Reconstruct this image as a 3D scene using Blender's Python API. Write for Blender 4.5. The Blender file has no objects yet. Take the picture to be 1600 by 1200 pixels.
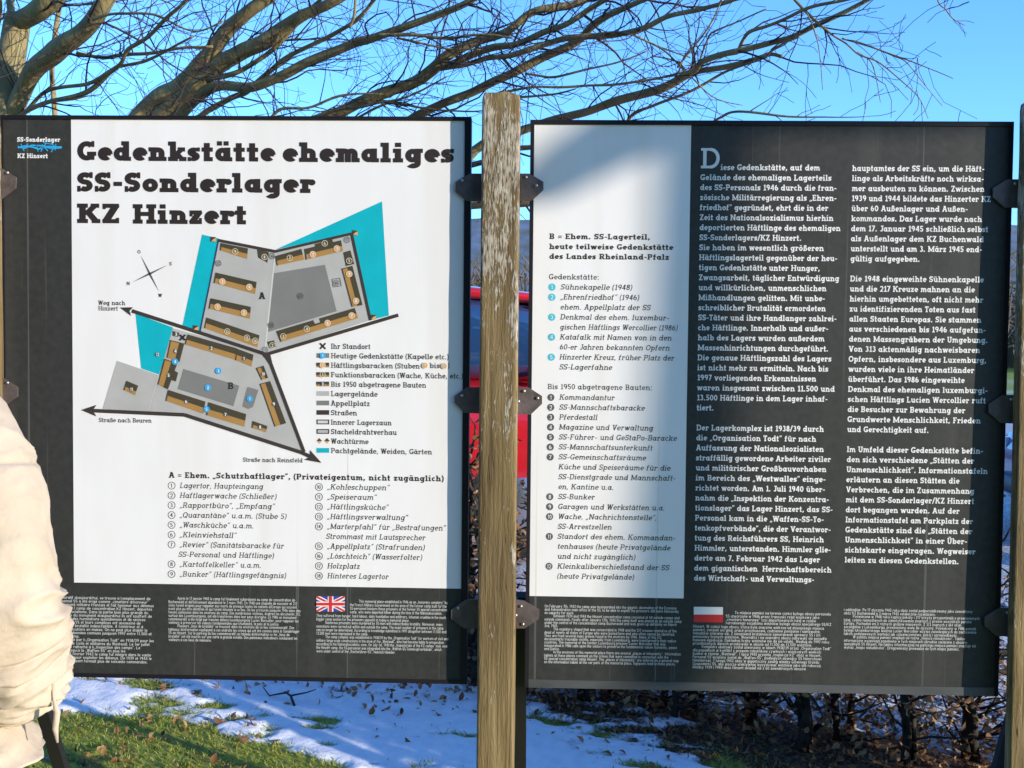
import bpy, bmesh, math, random
from mathutils import Vector, Matrix, noise
R = math.radians
rnd = random.Random(7)
scene = bpy.context.scene
COL = scene.collection

# ------------------------------------------------------------------ camera
F = 1700.0
CAM = Vector((0, 0, 1.6))
cam_d = bpy.data.cameras.new("camera")
cam = bpy.data.objects.new("camera", cam_d)
COL.objects.link(cam)
cam_d.sensor_width = 36
cam_d.lens = 36 * F / 1600
cam_d.clip_start = 0.05
cam_d.clip_end = 5000
CR = Matrix.Rotation(R(1.6), 3, 'Z') @ Matrix.Rotation(R(90 - 2.3), 3, 'X') @ Matrix.Rotation(R(0.55), 3, 'Z')
cam.matrix_world = Matrix.Translation(CAM) @ CR.to_4x4()
scene.camera = cam

# ------------------------------------------------------------------ sky, sun, exposure
SUN_AZ, SUN_EL = 60.0, 8.6
SUNV = Vector((math.sin(R(SUN_AZ)) * math.cos(R(SUN_EL)), -math.cos(R(SUN_AZ)) * math.cos(R(SUN_EL)), math.sin(R(SUN_EL))))
world = bpy.data.worlds.new("World")
scene.world = world
world.use_nodes = True
wn = world.node_tree
bg = wn.nodes["Background"]
sky = wn.nodes.new("ShaderNodeTexSky")
sky.sky_type = 'NISHITA'
sky.sun_disc = False
sky.sun_elevation = R(SUN_EL)
sky.sun_rotation = R(180 - SUN_AZ)
sky.altitude = 300
sky.air_density = 1.0
sky.dust_density = 0.3
sky.ozone_density = 3.0
tint = wn.nodes.new("ShaderNodeMix"); tint.data_type = 'RGBA'; tint.blend_type = 'MULTIPLY'; tint.inputs[0].default_value = 1.0
tint.inputs[7].default_value = (0.80, 1.22, 1.80, 1)      # a cold, clean winter sky
wn.links.new(sky.outputs[0], tint.inputs[6]); wn.links.new(tint.outputs[2], bg.inputs[0])
bg.inputs[1].default_value = 0.15
sun_d = bpy.data.lights.new("sun", 'SUN')
sun_d.energy = 2.9
sun_d.angle = R(0.55)
sun_d.color = (1.0, 0.90, 0.755)
sun = bpy.data.objects.new("sun", sun_d)
sun.rotation_mode = 'QUATERNION'
sun.rotation_quaternion = SUNV.to_track_quat('Z', 'Y')
sun.location = SUNV * 50
COL.objects.link(sun)
scene.view_settings.view_transform = 'Standard'
scene.view_settings.look = 'None'
scene.view_settings.gamma = 1
scene.view_settings.exposure = 1.05

# ------------------------------------------------------------------ measuring helpers
def ray(px, py):
    return CR @ Vector(((px - 800) / F, (600 - py) / F, -1))
def P(px, py, Y):
    """the point at distance Y ahead that the photograph shows at this place"""
    d = ray(px, py)
    return CAM + d * (Y / d.y)
def G(px, py):
    """ground point seen at this place of the photograph"""
    d = ray(px, py)
    lo, hi = 0.5, 60.0
    for _ in range(50):
        m = (lo + hi) / 2
        q = CAM + d * m
        if q.z > ground_z(q.x, q.y): lo = m
        else: hi = m
    return CAM + d * hi
def sstep(a, b, x):
    t = min(1, max(0, (x - a) / (b - a)))
    return t * t * (3 - 2 * t)
def ground_z(x, y):
    t = min(max(y - 2.8, 0), 2.7)
    z = 0.12 * t - 0.05 * max(-3, min(3, x)) * sstep(2.6, 3.6, y)
    far = sstep(7, 9, y)
    z = z * (1 - far) + 0.33 * far
    return z
def fbm(x, y, z=0.0, o=4):
    return noise.fractal(Vector((x, y, z)), 1.0, 2.0, o)

# ------------------------------------------------------------------ object helpers
def put(name, data, parent=None, mats=None, label=None, cat=None, group=None, kind=None):
    o = bpy.data.objects.new(name, data)
    COL.objects.link(o)
    if parent: o.parent = parent
    if mats and data is not None:
        for m in (mats if isinstance(mats, (list, tuple)) else [mats]): data.materials.append(m)
    if label: o["label"] = label
    if cat: o["category"] = cat
    if group: o["group"] = group
    if kind: o["kind"] = kind
    return o
def thing(name, label, cat, loc=(0, 0, 0), group=None):
    o = put(name, None, None, None, label, cat, group)
    o.location = loc
    o.empty_display_size = 0.1
    return o

class MB:
    def __init__(s): s.v = []; s.f = []; s.m = []; s.sm = []
    def add(s, vs, fs, mi=0, smooth=False):
        o = len(s.v)
        s.v.extend(tuple(v) for v in vs)
        for f in fs:
            s.f.append(tuple(i + o for i in f)); s.m.append(mi); s.sm.append(smooth)
    def poly(s, pts, mi=0): s.add(pts, [tuple(range(len(pts)))], mi)
    def box(s, a, b, mi=0):
        x0, y0, z0 = a; x1, y1, z1 = b
        s.add([(x0,y0,z0),(x1,y0,z0),(x1,y1,z0),(x0,y1,z0),(x0,y0,z1),(x1,y0,z1),(x1,y1,z1),(x0,y1,z1)],
              [(3,2,1,0),(4,5,6,7),(0,1,5,4),(1,2,6,5),(2,3,7,6),(3,0,4,7)], mi)
    def tube(s, pts, rs, n=6, mi=0, cap=True, smooth=True):
        pts = [Vector(p) for p in pts]
        k = len(pts)
        if isinstance(rs, (int, float)): rs = [rs] * k
        t0 = (pts[1] - pts[0]).normalized()
        up = Vector((0, 0, 1)) if abs(t0.z) < 0.9 else Vector((0, 1, 0))
        u = t0.cross(up).normalized(); vs = []
        for i in range(k):
            t = (pts[min(i + 1, k - 1)] - pts[max(i - 1, 0)])
            if t.length < 1e-9: t = t0
            t.normalize()
            u = (u - t * u.dot(t))
            if u.length < 1e-6: u = t.orthogonal()
            u.normalize(); w = t.cross(u)
            for j in range(n):
                a = 2 * math.pi * j / n
                vs.append(pts[i] + (u * math.cos(a) + w * math.sin(a)) * rs[i])
        fs = [(i*n+j, i*n+(j+1)%n, (i+1)*n+(j+1)%n, (i+1)*n+j) for i in range(k-1) for j in range(n)]
        if cap: fs += [tuple(range(n))[::-1], tuple((k-1)*n+j for j in range(n))]
        s.add(vs, fs, mi, smooth)
    def prism(s, pts, n, depth, mi=0):
        """polygon pts (3D, planar) extruded by -n*depth"""
        n = Vector(n); k = len(pts)
        a = [Vector(p) for p in pts]; b = [p - n * depth for p in a]
        s.add(a + b, [tuple(range(k)), tuple(range(2*k-1, k-1, -1))] + [(i, i + k, (i+1) % k + k, (i+1) % k) for i in range(k)], mi)
    def mesh(s, name):
        me = bpy.data.meshes.new(name)
        me.from_pydata(s.v, [], s.f)
        me.polygons.foreach_set("material_index", s.m)
        me.polygons.foreach_set("use_smooth", s.sm)
        me.update()
        return me
    def build(s, name, mats, parent=None, **k):
        return put(name, s.mesh(name), parent, mats, **k)

# ------------------------------------------------------------------ materials
def mat(name, col, rough=0.6, metal=0.0, noise_amt=0.0, nscale=20.0, col2=None, bump=0.0, bscale=60.0, stretch=(1, 1, 1), coat=0.0, spec=0.5, transl=0.0, island=None, streak=None):
    m = bpy.data.materials.new(name); m.use_nodes = True
    t = m.node_tree; b = t.nodes["Principled BSDF"]
    b.inputs["Base Color"].default_value = (*col, 1)
    b.inputs["Roughness"].default_value = rough
    b.inputs["Metallic"].default_value = metal
    b.inputs["Specular IOR Level"].default_value = spec
    if coat: b.inputs["Coat Weight"].default_value = coat
    tc = t.nodes.new("ShaderNodeTexCoord"); mp = t.nodes.new("ShaderNodeMapping")
    mp.inputs["Scale"].default_value = stretch
    t.links.new(tc.outputs["Object"], mp.inputs[0])
    last = None
    if noise_amt > 0 or col2:
        nz = t.nodes.new("ShaderNodeTexNoise"); nz.inputs["Scale"].default_value = nscale; nz.inputs["Detail"].default_value = 6
        t.links.new(mp.outputs[0], nz.inputs["Vector"])
        rp = t.nodes.new("ShaderNodeValToRGB")
        c2 = col2 or tuple(c * (1 - noise_amt) for c in col)
        rp.color_ramp.elements[0].position = 0.35; rp.color_ramp.elements[1].position = 0.65
        rp.color_ramp.elements[0].color = (*c2, 1); rp.color_ramp.elements[1].color = (*col, 1)
        t.links.new(nz.outputs["Fac"], rp.inputs[0]); last = rp.outputs[0]
    if island:
        g = t.nodes.new("ShaderNodeNewGeometry"); r2 = t.nodes.new("ShaderNodeValToRGB")
        els = r2.color_ramp.elements
        while len(els) < len(island): els.new(0.5)
        for i, c in enumerate(island):
            els[i].position = i / (len(island) - 1); els[i].color = (*c, 1)
        t.links.new(g.outputs["Random Per Island"], r2.inputs[0]); last = r2.outputs[0]
    if streak:      # run marks and fine scratches down the face: (colour, threshold)
        for sc_, (cs, th, soft) in zip(((75, 1, .5), (9, 1, .45)), streak):
            m3 = t.nodes.new("ShaderNodeMapping"); m3.inputs["Scale"].default_value = sc_
            t.links.new(tc.outputs["Object"], m3.inputs[0])
            n3 = t.nodes.new("ShaderNodeTexNoise"); n3.inputs["Scale"].default_value = 1.0; n3.inputs["Detail"].default_value = 4; n3.inputs["Distortion"].default_value = 0.25
            t.links.new(m3.outputs[0], n3.inputs["Vector"])
            r3 = t.nodes.new("ShaderNodeMapRange"); r3.inputs[1].default_value = th; r3.inputs[2].default_value = th + soft
            t.links.new(n3.outputs["Fac"], r3.inputs[0])
            x3 = t.nodes.new("ShaderNodeMix"); x3.data_type = 'RGBA'; t.links.new(r3.outputs[0], x3.inputs[0]); t.links.new(last, x3.inputs[6]); x3.inputs[7].default_value = (*cs, 1); last = x3.outputs[2]
    if last is not None: t.links.new(last, b.inputs["Base Color"])
    if bump:
        n2 = t.nodes.new("ShaderNodeTexNoise"); n2.inputs["Scale"].default_value = bscale; n2.inputs["Detail"].default_value = 5
        t.links.new(mp.outputs[0], n2.inputs["Vector"])
        bp = t.nodes.new("ShaderNodeBump"); bp.inputs["Strength"].default_value = bump; bp.inputs["Distance"].default_value = 0.01
        t.links.new(n2.outputs["Fac"], bp.inputs["Height"]); t.links.new(bp.outputs[0], b.inputs["Normal"])
    if transl:
        out = t.nodes["Material Output"]; tr = t.nodes.new("ShaderNodeBsdfTranslucent"); mx = t.nodes.new("ShaderNodeMixShader")
        mx.inputs[0].default_value = transl
        if last is not None: t.links.new(last, tr.inputs[0])
        else: tr.inputs[0].default_value = (*col, 1)
        t.links.new(b.outputs[0], mx.inputs[1]); t.links.new(tr.outputs[0], mx.inputs[2]); t.links.new(mx.outputs[0], out.inputs[0])
    return m
def ink(name, col, rough=0.5): return mat(name, col, rough, noise_amt=0.10, nscale=14)

M = {}
M['panel'] = mat('panel_charcoal_film', (0.041, 0.041, 0.038), 0.5, noise_amt=0.22, nscale=60, bump=0.05, bscale=400, spec=0.28, streak=(((0.095, 0.095, 0.09), 0.65, 0.06), ((0.058, 0.056, 0.050), 0.52, 0.25)))
M['frame'] = mat('panel_black_edge', (0.012, 0.010, 0.014), 0.5, spec=0.3)
M['trim'] = mat('panel_lower_trim', (0.085, 0.088, 0.092), 0.45, noise_amt=0.3, nscale=8, stretch=(1, 1, 4))
M['white'] = mat('white_print_field', (0.81, 0.785, 0.775), 0.42, col2=(0.775, 0.75, 0.735), nscale=5, stretch=(2.2, 1, 0.7), streak=(((0.66, 0.62, 0.56), 0.68, 0.10), ((0.715, 0.68, 0.63), 0.52, 0.30)))
M['ink'] = ink('dark_brown_ink', (0.028, 0.020, 0.018))
M['wink'] = ink('white_lettering_film', (0.80, 0.79, 0.77))
M['swink'] = ink('grey_small_print', (0.62, 0.62, 0.59))
M['teal'] = ink('teal_ink', (0.0, 0.42, 0.50))
M['lgrey'] = ink('light_grey_ink', (0.44, 0.43, 0.41))
M['vlgrey'] = ink('pale_grey_ink', (0.60, 0.59, 0.56))
M['mgrey'] = ink('mid_grey_ink', (0.20, 0.20, 0.19))
M['road'] = ink('road_brown_ink', (0.045, 0.035, 0.032))
M['bdark'] = ink('roof_dark_ink', (0.062, 0.052, 0.030))
M['btan'] = ink('roof_tan_ink', (0.40, 0.22, 0.065))
M['orange'] = ink('orange_disc_ink', (0.72, 0.36, 0.13))
M['cream'] = ink('cream_ring_ink', (0.74, 0.66, 0.48))
M['blue'] = ink('blue_disc_ink', (0.03, 0.38, 0.72))
M['navy'] = ink('navy_line_ink', (0.03, 0.04, 0.12))
M['cyan'] = ink('cyan_disc_ink', (0.05, 0.50, 0.62))
M['gdisc'] = ink('grey_disc_ink', (0.10, 0.095, 0.10))
M['fred'] = ink('flag_red_ink', (0.65, 0.025, 0.03))
M['fblue'] = ink('flag_blue_ink', (0.03, 0.05, 0.38))
M['plate'] = mat('bracket_steel', (0.145, 0.115, 0.112), 0.5, metal=0.2, col2=(0.085, 0.062, 0.055), nscale=24, bump=0.15, bscale=90)
M['bolt'] = mat('bolt_steel', (0.45, 0.42, 0.40), 0.35, metal=0.8)
M['brace'] = mat('brace_steel', (0.018, 0.016, 0.018), 0.5, metal=0.2)
# ------------------------------------------------------------------ slab lettering drawn as strokes
XH, AS, DE = 0.70, 1.0, -0.29
class Pen:
    def __init__(s): s.q = []      # list of strips: list of (left,right)
    def rect(s, x0, y0, x1, y1): s.q.append([((x0, y0), (x1, y0)), ((x0, y1), (x1, y1))])
    def dq(s, x0, y0, x1, y1, h): s.q.append([((x0-h, y0), (x0+h, y0)), ((x1-h, y1), (x1+h, y1))])
    def arc(s, cx, cy, rx, ry, a0, a1, w, n=None):
        n = n or max(4, int(abs(a1 - a0) / 26))
        st = []
        for i in range(n + 1):
            a = R(a0 + (a1 - a0) * i / n); c, d = math.cos(a), math.sin(a)
            st.append(((cx + (rx - w/2) * c, cy + (ry - w/2) * d), (cx + (rx + w/2) * c, cy + (ry + w/2) * d)))
        s.q.append(st)
    def disc(s, cx, cy, r, n=14):
        s.q.append([((cx, cy), (cx + r * math.cos(2*math.pi*i/n), cy + r * math.sin(2*math.pi*i/n))) for i in range(n + 1)])
    def path(s, pts, w):
        st = []
        for i in range(len(pts)):
            a = pts[max(i-1, 0)]; b = pts[min(i+1, len(pts)-1)]
            dx, dy = b[0]-a[0], b[1]-a[1]; l = math.hypot(dx, dy) or 1
            nx, ny = -dy/l*w/2, dx/l*w/2
            st.append(((pts[i][0]+nx, pts[i][1]+ny), (pts[i][0]-nx, pts[i][1]-ny)))
        s.q.append(st)

UML = {'ä': 'a', 'ö': 'o', 'ü': 'u', 'Ü': 'U', 'Ä': 'A', 'Ö': 'O'}
ACC = {'é': 'e', 'è': 'e', 'ê': 'e', 'à': 'a', 'â': 'a', 'ç': 'c', 'û': 'u', 'ô': 'o', 'î': 'i', 'ó': 'o', 'ś': 's', 'ż': 'z', 'ź': 'z', 'ć': 'c', 'ń': 'n', 'ą': 'a', 'ę': 'e', 'ł': 'l', 'Ś': 'S', 'É': 'E'}
GC = {}
def glyph(ch, w, sl):
    k = (ch, w, sl)
    if k in GC: return GC[k]
    p = Pen(); adv = _glyph(p, ch, w, sl)
    GC[k] = (p.q, adv)
    return GC[k]
def _glyph(p, ch, w, sl):
    r = w / 2; t = w * 0.82; S = sl if sl else 0.02; has = sl > 0; X = XH
    def TL(x, y):
        if has: p.rect(x - sl, y - t, x + 0.005, y)
    def foot(x, y=0, l=True, rr=True):
        if has: p.rect(x - (sl if l else 0), y, x + w + (sl if rr else 0), y + t)
    def bowl(x0, W, a0=0, a1=360): p.arc(x0 + W/2, X/2, W/2 - r, X/2 - r, a0, a1, w, 15)
    if ch in UML:
        base = UML[ch]; adv = _glyph(p, base, w, sl)
        y = X + 0.10 if base.islower() else 1.08
        c = adv/2 - (sl*0.5 if base in 'au' else 0); d = w * 0.85
        p.rect(c - d*1.15, y, c - d*0.15, y + d); p.rect(c + d*0.15, y, c + d*1.15, y + d)
        return adv
    if ch in ACC:
        adv = _glyph(p, ACC[ch], w, sl); p.dq(adv/2 - 0.05, X + 0.08, adv/2 + 0.08, X + 0.26, r*0.8); return adv
    def arch(x0, W, xr):
        ry = min(0.28, X - w)
        p.arc(x0 + W/2, X - ry, W/2 - r, ry - r, 0, 180, w, 8)
        p.rect(x0 + W - w, 0, x0 + W, X - ry)
    if ch == ' ': return 0.34
    if ch == 'o': bowl(0, .66); return .66
    if ch == 'a':
        bowl(0, .62); p.rect(.66-w, 0, .66, X)
        if has: p.rect(.655, 0, .66+sl, t)
        return .66 + S
    if ch == 'b':
        p.rect(S, 0, S+w, AS); TL(S, AS); bowl(S+.02, .64); return S + .66
    if ch == 'c': p.arc(.32, X/2, .32-r, X/2-r, 48, 312, w, 11); return .57
    if ch == 'd':
        bowl(0, .64); p.rect(.68-w, 0, .68, AS); TL(.68-w, AS)
        if has: p.rect(.675, 0, .68+sl, t)
        return .68 + S
    if ch == 'e':
        p.arc(.33, X/2, .33-r, X/2-r, -2, 312, w, 13); p.rect(w*.6, X/2-t*.42, .66-w*.3, X/2+t*.42); return .63
    if ch == 'f':
        p.rect(S, 0, S+w, AS-.26); p.arc(S+.26, AS-.27, .26-r, .27-r, 75, 180, w, 6)
        p.rect(S-.08, X-t, S+w+.14, X); foot(S); return S + .40
    if ch == 'g':
        bowl(0, .62); p.rect(.66-w, -.06, .66, X)
        if has: p.rect(.655, X-t, .66+sl, X)
        p.arc(.34, -.05, .32-r, .25-r, 0, -145, w, 8); return .66 + S
    if ch in 'hn':
        top = AS if ch == 'h' else X
        p.rect(S, 0, S+w, top); TL(S, top); arch(S+.02, .60, 0); foot(S); foot(S+.62-w); return 2*S + .62
    if ch == 'm':
        p.rect(S, 0, S+w, X); TL(S, X); arch(S+.01, .54, 0); arch(S+.55-w+.01, .54, 0)
        foot(S, 0, True, False); foot(S+.55-w, 0, False, False); foot(S+1.10-2*w+.0, 0, False, True)
        return 2*S + 1.10 - w
    if ch in 'ij':
        lo = 0 if ch == 'i' else -.06
        p.rect(S, lo, S+w, X); TL(S, X); p.rect(S, AS-w*.85, S+w, AS)
        if ch == 'i': foot(S)
        else: p.arc(S+w-.22, -.06, .22-r, .23-r, 0, -110, w, 6)
        return 2*S + w + .02
    if ch == 'k':
        p.rect(S, 0, S+w, AS); TL(S, AS); foot(S)
        p.dq(S+w*.8, .26, S+.50, X-t*.5, r*1.15); p.dq(S+.52, t*.5, S+.26, .42, r*1.15)
        if has: p.rect(S+.34, X-t, S+.66, X); p.rect(S+.40, 0, S+.72, t)
        return S + .70
    if ch == 'l': p.rect(S, 0, S+w, AS); TL(S, AS); foot(S); return 2*S + w + .02
    if ch == 'p':
        p.rect(S, DE, S+w, X); TL(S, X); foot(S, DE); bowl(S+.02, .64); return S + .66
    if ch == 'q':
        bowl(0, .64); p.rect(.68-w, DE, .68, X); foot(.68-w, DE); return .68 + S
    if ch == 'r':
        p.rect(S, 0, S+w, X); TL(S, X); foot(S); p.arc(S+.27, X-.27, .25-r, .27-r, 62, 175, w, 6)
        p.disc(S+.40, X-.16, w*.62, 10); return S + .50
    if ch == 's' or ch == 'S':
        H = X if ch == 's' else 1.0; W = .54 if ch == 's' else .66
        ry = (H - w) / 4; rx = W/2 - r; cx = W/2
        pts = [(cx + rx*math.cos(R(a)), H-r-ry + ry*math.sin(R(a))) for a in range(25, 271, 22)]
        pts += [(cx + rx*math.cos(R(a)), r+ry + ry*math.sin(R(a))) for a in range(80, -156, -22)]
        p.path(pts, w)
        if has:
            h = H*.30; q = w*.55
            p.rect(W-q, H-h, W, H); p.rect(0, 0, q, h)
        return W + .02
    if ch == 't':
        p.rect(S, 0.0, S+w, .93); p.rect(S-.10, X-t, S+w+.13, X)
        if has: p.rect(S, 0, S+w+.13, t)
        else: p.rect(S, 0, S+w+.08, t)
        return S + w + .17
    if ch == 'u':
        ry = .28
        p.rect(S, ry, S+w, X); TL(S, X); p.arc(S+.30, ry, .30-r, ry-r, 180, 360, w, 8)
        p.rect(S+.60-w, 0, S+.60, X); TL(S+.60-w, X)
        if has: p.rect(S+.595, 0, S+.60+sl, t)
        return 2*S + .60
    if ch in 'vy':
        c = .36; p.dq(c, 0, .12, X, r*1.1)
        if ch == 'v': p.dq(c, 0, .60, X, r*1.1)
        else:
            p.dq(.60, X, .60-.34*1.4, X-1.4*X if X*1.4 > X+.29 else DE, r*1.05) if False else p.dq(.22, DE, .60, X, r*1.05)
            if has: p.rect(.06, DE, .40, DE+t)
        if has: p.rect(-.02, X-t, .30, X); p.rect(.44, X-t, .74, X)
        return .72
    if ch == 'w':
        for a, b in ((.12, .30), (.48, .30), (.48, .68), (.86, .68)): p.dq(b, 0, a, X, r*.98)
        if has: p.rect(-.02, X-t, .27, X); p.rect(.72, X-t, 1.0, X)
        return .98
    if ch == 'x':
        p.dq(.14, 0, .54, X, r*1.1); p.dq(.54, 0, .14, X, r*1.1)
        if has:
            for x0 in (.0, .40):
                p.rect(x0, 0, x0+.28, t); p.rect(x0, X-t, x0+.28, X)
        return .68
    if ch == 'z':
        p.rect(.02, 0, .56, t); p.rect(.02, X-t, .56, X); p.dq(.14, t*.5, .44, X-t*.5, r*1.25)
        if has: p.rect(.02, X-t-.10, .02+w*.5, X); p.rect(.56-w*.5, 0, .56, t+.10)
        return .60
    if ch == 'ß':
        p.rect(S, 0, S+w, AS-.24); p.arc(S+.26, AS-.25, .26-r, .25-r, 0, 180, w, 8)
        p.arc(S+.32, .30, .28-r, .30-r, -120, 95, w, 8); p.dq(S+.30, .52, S+.52-r, AS-.26, r); foot(S, 0, True, False)
        return S + .62
    # capitals
    def stem(x, top=1.0, fl=True): p.rect(x, 0, x+w, top)
    if ch == 'A':
        p.dq(.14, 0, .42, 1, r*1.08); p.dq(.74, 0, .46, 1, r*1.08); p.rect(.24, .27, .64, .27+t)
        if has: p.rect(-.02, 0, .31, t); p.rect(.57, 0, .90, t); p.rect(.24, 1-t, .46, 1)
        return .88
    if ch == 'B':
        stem(S); p.rect(0, 1-t, S+.40, 1); p.rect(0, 0, S+.42, t); p.rect(S, .5-t/2, S+.40, .5+t/2)
        p.arc(S+.38, .75-t*.125, .26-r, .25+t*.125-t/2+.0, -90, 90, w*.95, 8); p.arc(S+.40, .26, .28-r, .26-t/2, -90, 90, w*.95, 8)
        return S + .70
    if ch == 'C' or ch == 'G':
        p.arc(.42, .5, .42-r, .5-r, 42, 318, w, 14)
        if has: p.rect(.76-w*.5, .70, .76, 1.0)
        if ch == 'G': p.rect(.76-w, .04, .76, .46); p.rect(.44, .46-t, .84, .46)
        return .84 if ch == 'G' else .78
    if ch == 'D':
        stem(S); p.rect(0, 1-t, S+.36, 1); p.rect(0, 0, S+.36, t); p.arc(S+.34, .5, .44-r, .5-t/2, -90, 90, w, 12); return S + .80
    if ch in 'EF':
        stem(S); p.rect(0, 1-t, S+.58, 1); p.rect(S, .5-t/2, S+.44, .5+t/2)
        if has: p.rect(S+.58-w*.55, .72, S+.58, 1); p.rect(S+.44-w*.4, .36, S+.44, .64)
        if ch == 'E':
            p.rect(0, 0, S+.60, t)
            if has: p.rect(S+.60-w*.55, 0, S+.60, .28)
        else: foot(S)
        return S + .64
    if ch == 'H':
        stem(S); stem(S+.60); p.rect(S, .5-t/2, S+.62, .5+t/2)
        if has:
            for x in (S, S+.60):
                p.rect(x-sl, 0, x+w+sl, t); p.rect(x-sl, 1-t, x+w+sl, 1)
        return 2*S + .60 + w
    if ch == 'I':
        q = max(sl, .10); p.rect(q, 0, q+w, 1); p.rect(0, 0, 2*q+w, t) if has else None; p.rect(0, 1-t, 2*q+w, 1) if has else None
        return 2*q + w
    if ch == 'J':
        p.rect(.34, .22, .34+w, 1); p.arc(.34+w-.26, .23, .26-r, .23-r, 0, -160, w, 8)
        if has: p.rect(.16, 1-t, .36+w+sl, 1)
        return .38 + w
    if ch == 'K':
        stem(S); p.dq(S+w*.9, .42, S+.62, 1-t*.5, r*1.2); p.dq(S+.66, t*.5, S+.34, .58, r*1.2)
        if has: p.rect(0, 0, S+w+sl, t); p.rect(0, 1-t, S+w+sl, 1); p.rect(S+.46, 1-t, S+.80, 1); p.rect(S+.50, 0, S+.84, t)
        return S + .84
    if ch == 'L':
        stem(S); p.rect(0, 0, S+.58, t)
        if has: p.rect(0, 1-t, S+w+sl, 1); p.rect(S+.58-w*.55, 0, S+.58, .32)
        return S + .62
    if ch == 'M':
        stem(S); stem(S+.84); p.dq(S+.42+r, .10, S+r, 1, r); p.dq(S+.42+r, .10, S+.84+r, 1, r)
        if has:
            for x in (S, S+.84): p.rect(x-sl, 0, x+w+sl, t)
            p.rect(0, 1-t, S+w, 1); p.rect(S+.84, 1-t, S+.84+w+sl, 1)
        return 2*S + .84 + w
    if ch == 'N':
        stem(S); stem(S+.62); p.dq(S+.62+r, 0, S+r, 1, r*1.05)
        if has: p.rect(0, 0, S+w+sl, t); p.rect(0, 1-t, S+w, 1); p.rect(S+.62-sl, 1-t, S+.62+w+sl, 1)
        return 2*S + .62 + w
    if ch in 'OQ':
        p.arc(.44, .5, .44-r, .5-r, 0, 360, w, 18)
        if ch == 'Q': p.dq(.80, -.10, .50, .26, r)
        return .88
    if ch in 'PR':
        stem(S); p.rect(0, 1-t, S+.40, 1); p.rect(S, .46-t/2, S+.40, .46+t/2)
        p.arc(S+.38, .73-t*.25, .29-r, .27-t*.25, -90, 90, w, 9); foot(S)
        if ch == 'R':
            p.dq(S+.60, 0, S+.40, .46, r*1.15)
            if has: p.rect(S+.48, 0, S+.78, t)
        return S + (.78 if ch == 'R' else .70)
    if ch == 'T':
        p.rect(.33-r, 0, .33+r, 1); p.rect(0, 1-t, .66, 1)
        if has: p.rect(0, .70, w*.5, 1); p.rect(.66-w*.5, .70, .66, 1); p.rect(.33-r-sl, 0, .33+r+sl, t)
        return .68
    if ch == 'U':
        p.rect(S, .3, S+w, 1); p.rect(S+.66-w, .3, S+.66, 1); p.arc(S+.33, .31, .33-r, .31-r, 180, 360, w, 9)
        if has: p.rect(S-sl, 1-t, S+w+sl, 1); p.rect(S+.66-w-sl, 1-t, S+.66+sl, 1)
        return 2*S + .66
    if ch == 'V':
        p.dq(.42, 0, .14, 1, r*1.1); p.dq(.42, 0, .70, 1, r*1.1)
        if has: p.rect(-.02, 1-t, .32, 1); p.rect(.52, 1-t, .86, 1)
        return .84
    if ch == 'W':
        for a, b in ((.14, .34), (.56, .34), (.56, .80), (1.0, .80)): p.dq(b, 0, a, 1, r)
        if has: p.rect(-.02, 1-t, .31, 1); p.rect(.84, 1-t, 1.16, 1)
        return 1.14
    if ch == 'Z':
        p.rect(.02, 0, .68, t); p.rect(.02, 1-t, .68, 1); p.dq(.15, t*.5, .55, 1-t*.5, r*1.25)
        if has: p.rect(.02, .72, .02+w*.5, 1); p.rect(.68-w*.5, 0, .68, .28)
        return .72
    if ch == 'X':
        p.dq(.10, 0, .66, 1, r*1.1); p.dq(.66, 0, .10, 1, r*1.1); return .76
    # digits
    if ch == '1':
        p.rect(.20, 0, .20+w, 1); p.dq(.10, .74, .24, 1-t*.4, r*.8)
        if has: p.rect(.06, 0, .34+w, t)
        return .48
    if ch == '2':
        p.arc(.31, .69, .31-r, .31-r, 165, -35, w, 9); p.dq(.14, t*.4, .52, .54, r*1.15); p.rect(.02, 0, .62, t); return .64
    if ch == '3':
        p.arc(.29, .74, .27-r, .26-r, 150, -90, w, 9); p.arc(.30, .29, .31-r, .29-r, 90, -150, w, 10); return .62
    if ch == '4':
        p.rect(.42, 0, .42+w, 1); p.rect(.02, .24, .68, .24+t); p.dq(.12, .28, .46, 1, r*1.0); return .70
    if ch == '5':
        p.rect(.08, 1-t, .58, 1); p.rect(.08, .48, .08+w*.85, 1); p.arc(.30, .32, .32-r, .32-r, 130, -150, w, 11); return .64
    if ch == '6':
        p.arc(.33, .31, .32-r, .31-r, 0, 360, w, 13); p.arc(.46, .40, .45-r, .60-r, 105, 185, w, 6); return .66
    if ch == '9':
        p.arc(.33, .69, .32-r, .31-r, 0, 360, w, 13); p.arc(.20, .60, .45-r, .60-r, -75, 5, w, 6); return .66
    if ch == '7':
        p.rect(.02, 1-t, .60, 1); p.dq(.20, 0, .50, 1-t*.5, r*1.15); return .60
    if ch == '8':
        p.arc(.32, .75, .27-r, .25-r, 0, 360, w, 12); p.arc(.32, .28, .32-r, .28-r, 0, 360, w, 13); return .64
    if ch == '0': p.arc(.33, .5, .33-r, .5-r, 0, 360, w, 15); return .66
    # signs
    if ch == '.': p.rect(.04, 0, .04+w*1.1, w*1.1); return .14 + w
    if ch == ',': p.rect(.04, 0, .04+w*1.1, w*1.1); p.dq(.06, -.14, .04+w*.6, .06, r*.7); return .14 + w
    if ch == ':': p.rect(.04, 0, .04+w*1.1, w*1.1); p.rect(.04, X-w*1.1, .04+w*1.1, X); return .16 + w
    if ch == '-': p.rect(.04, .30, .40, .30+t); return .44
    if ch == '=': p.rect(.04, .22, .58, .22+t*.8); p.rect(.04, .48, .58, .48+t*.8); return .62
    if ch == '/': p.dq(.04, -.05, .40, 1.05, r); return .44
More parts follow.
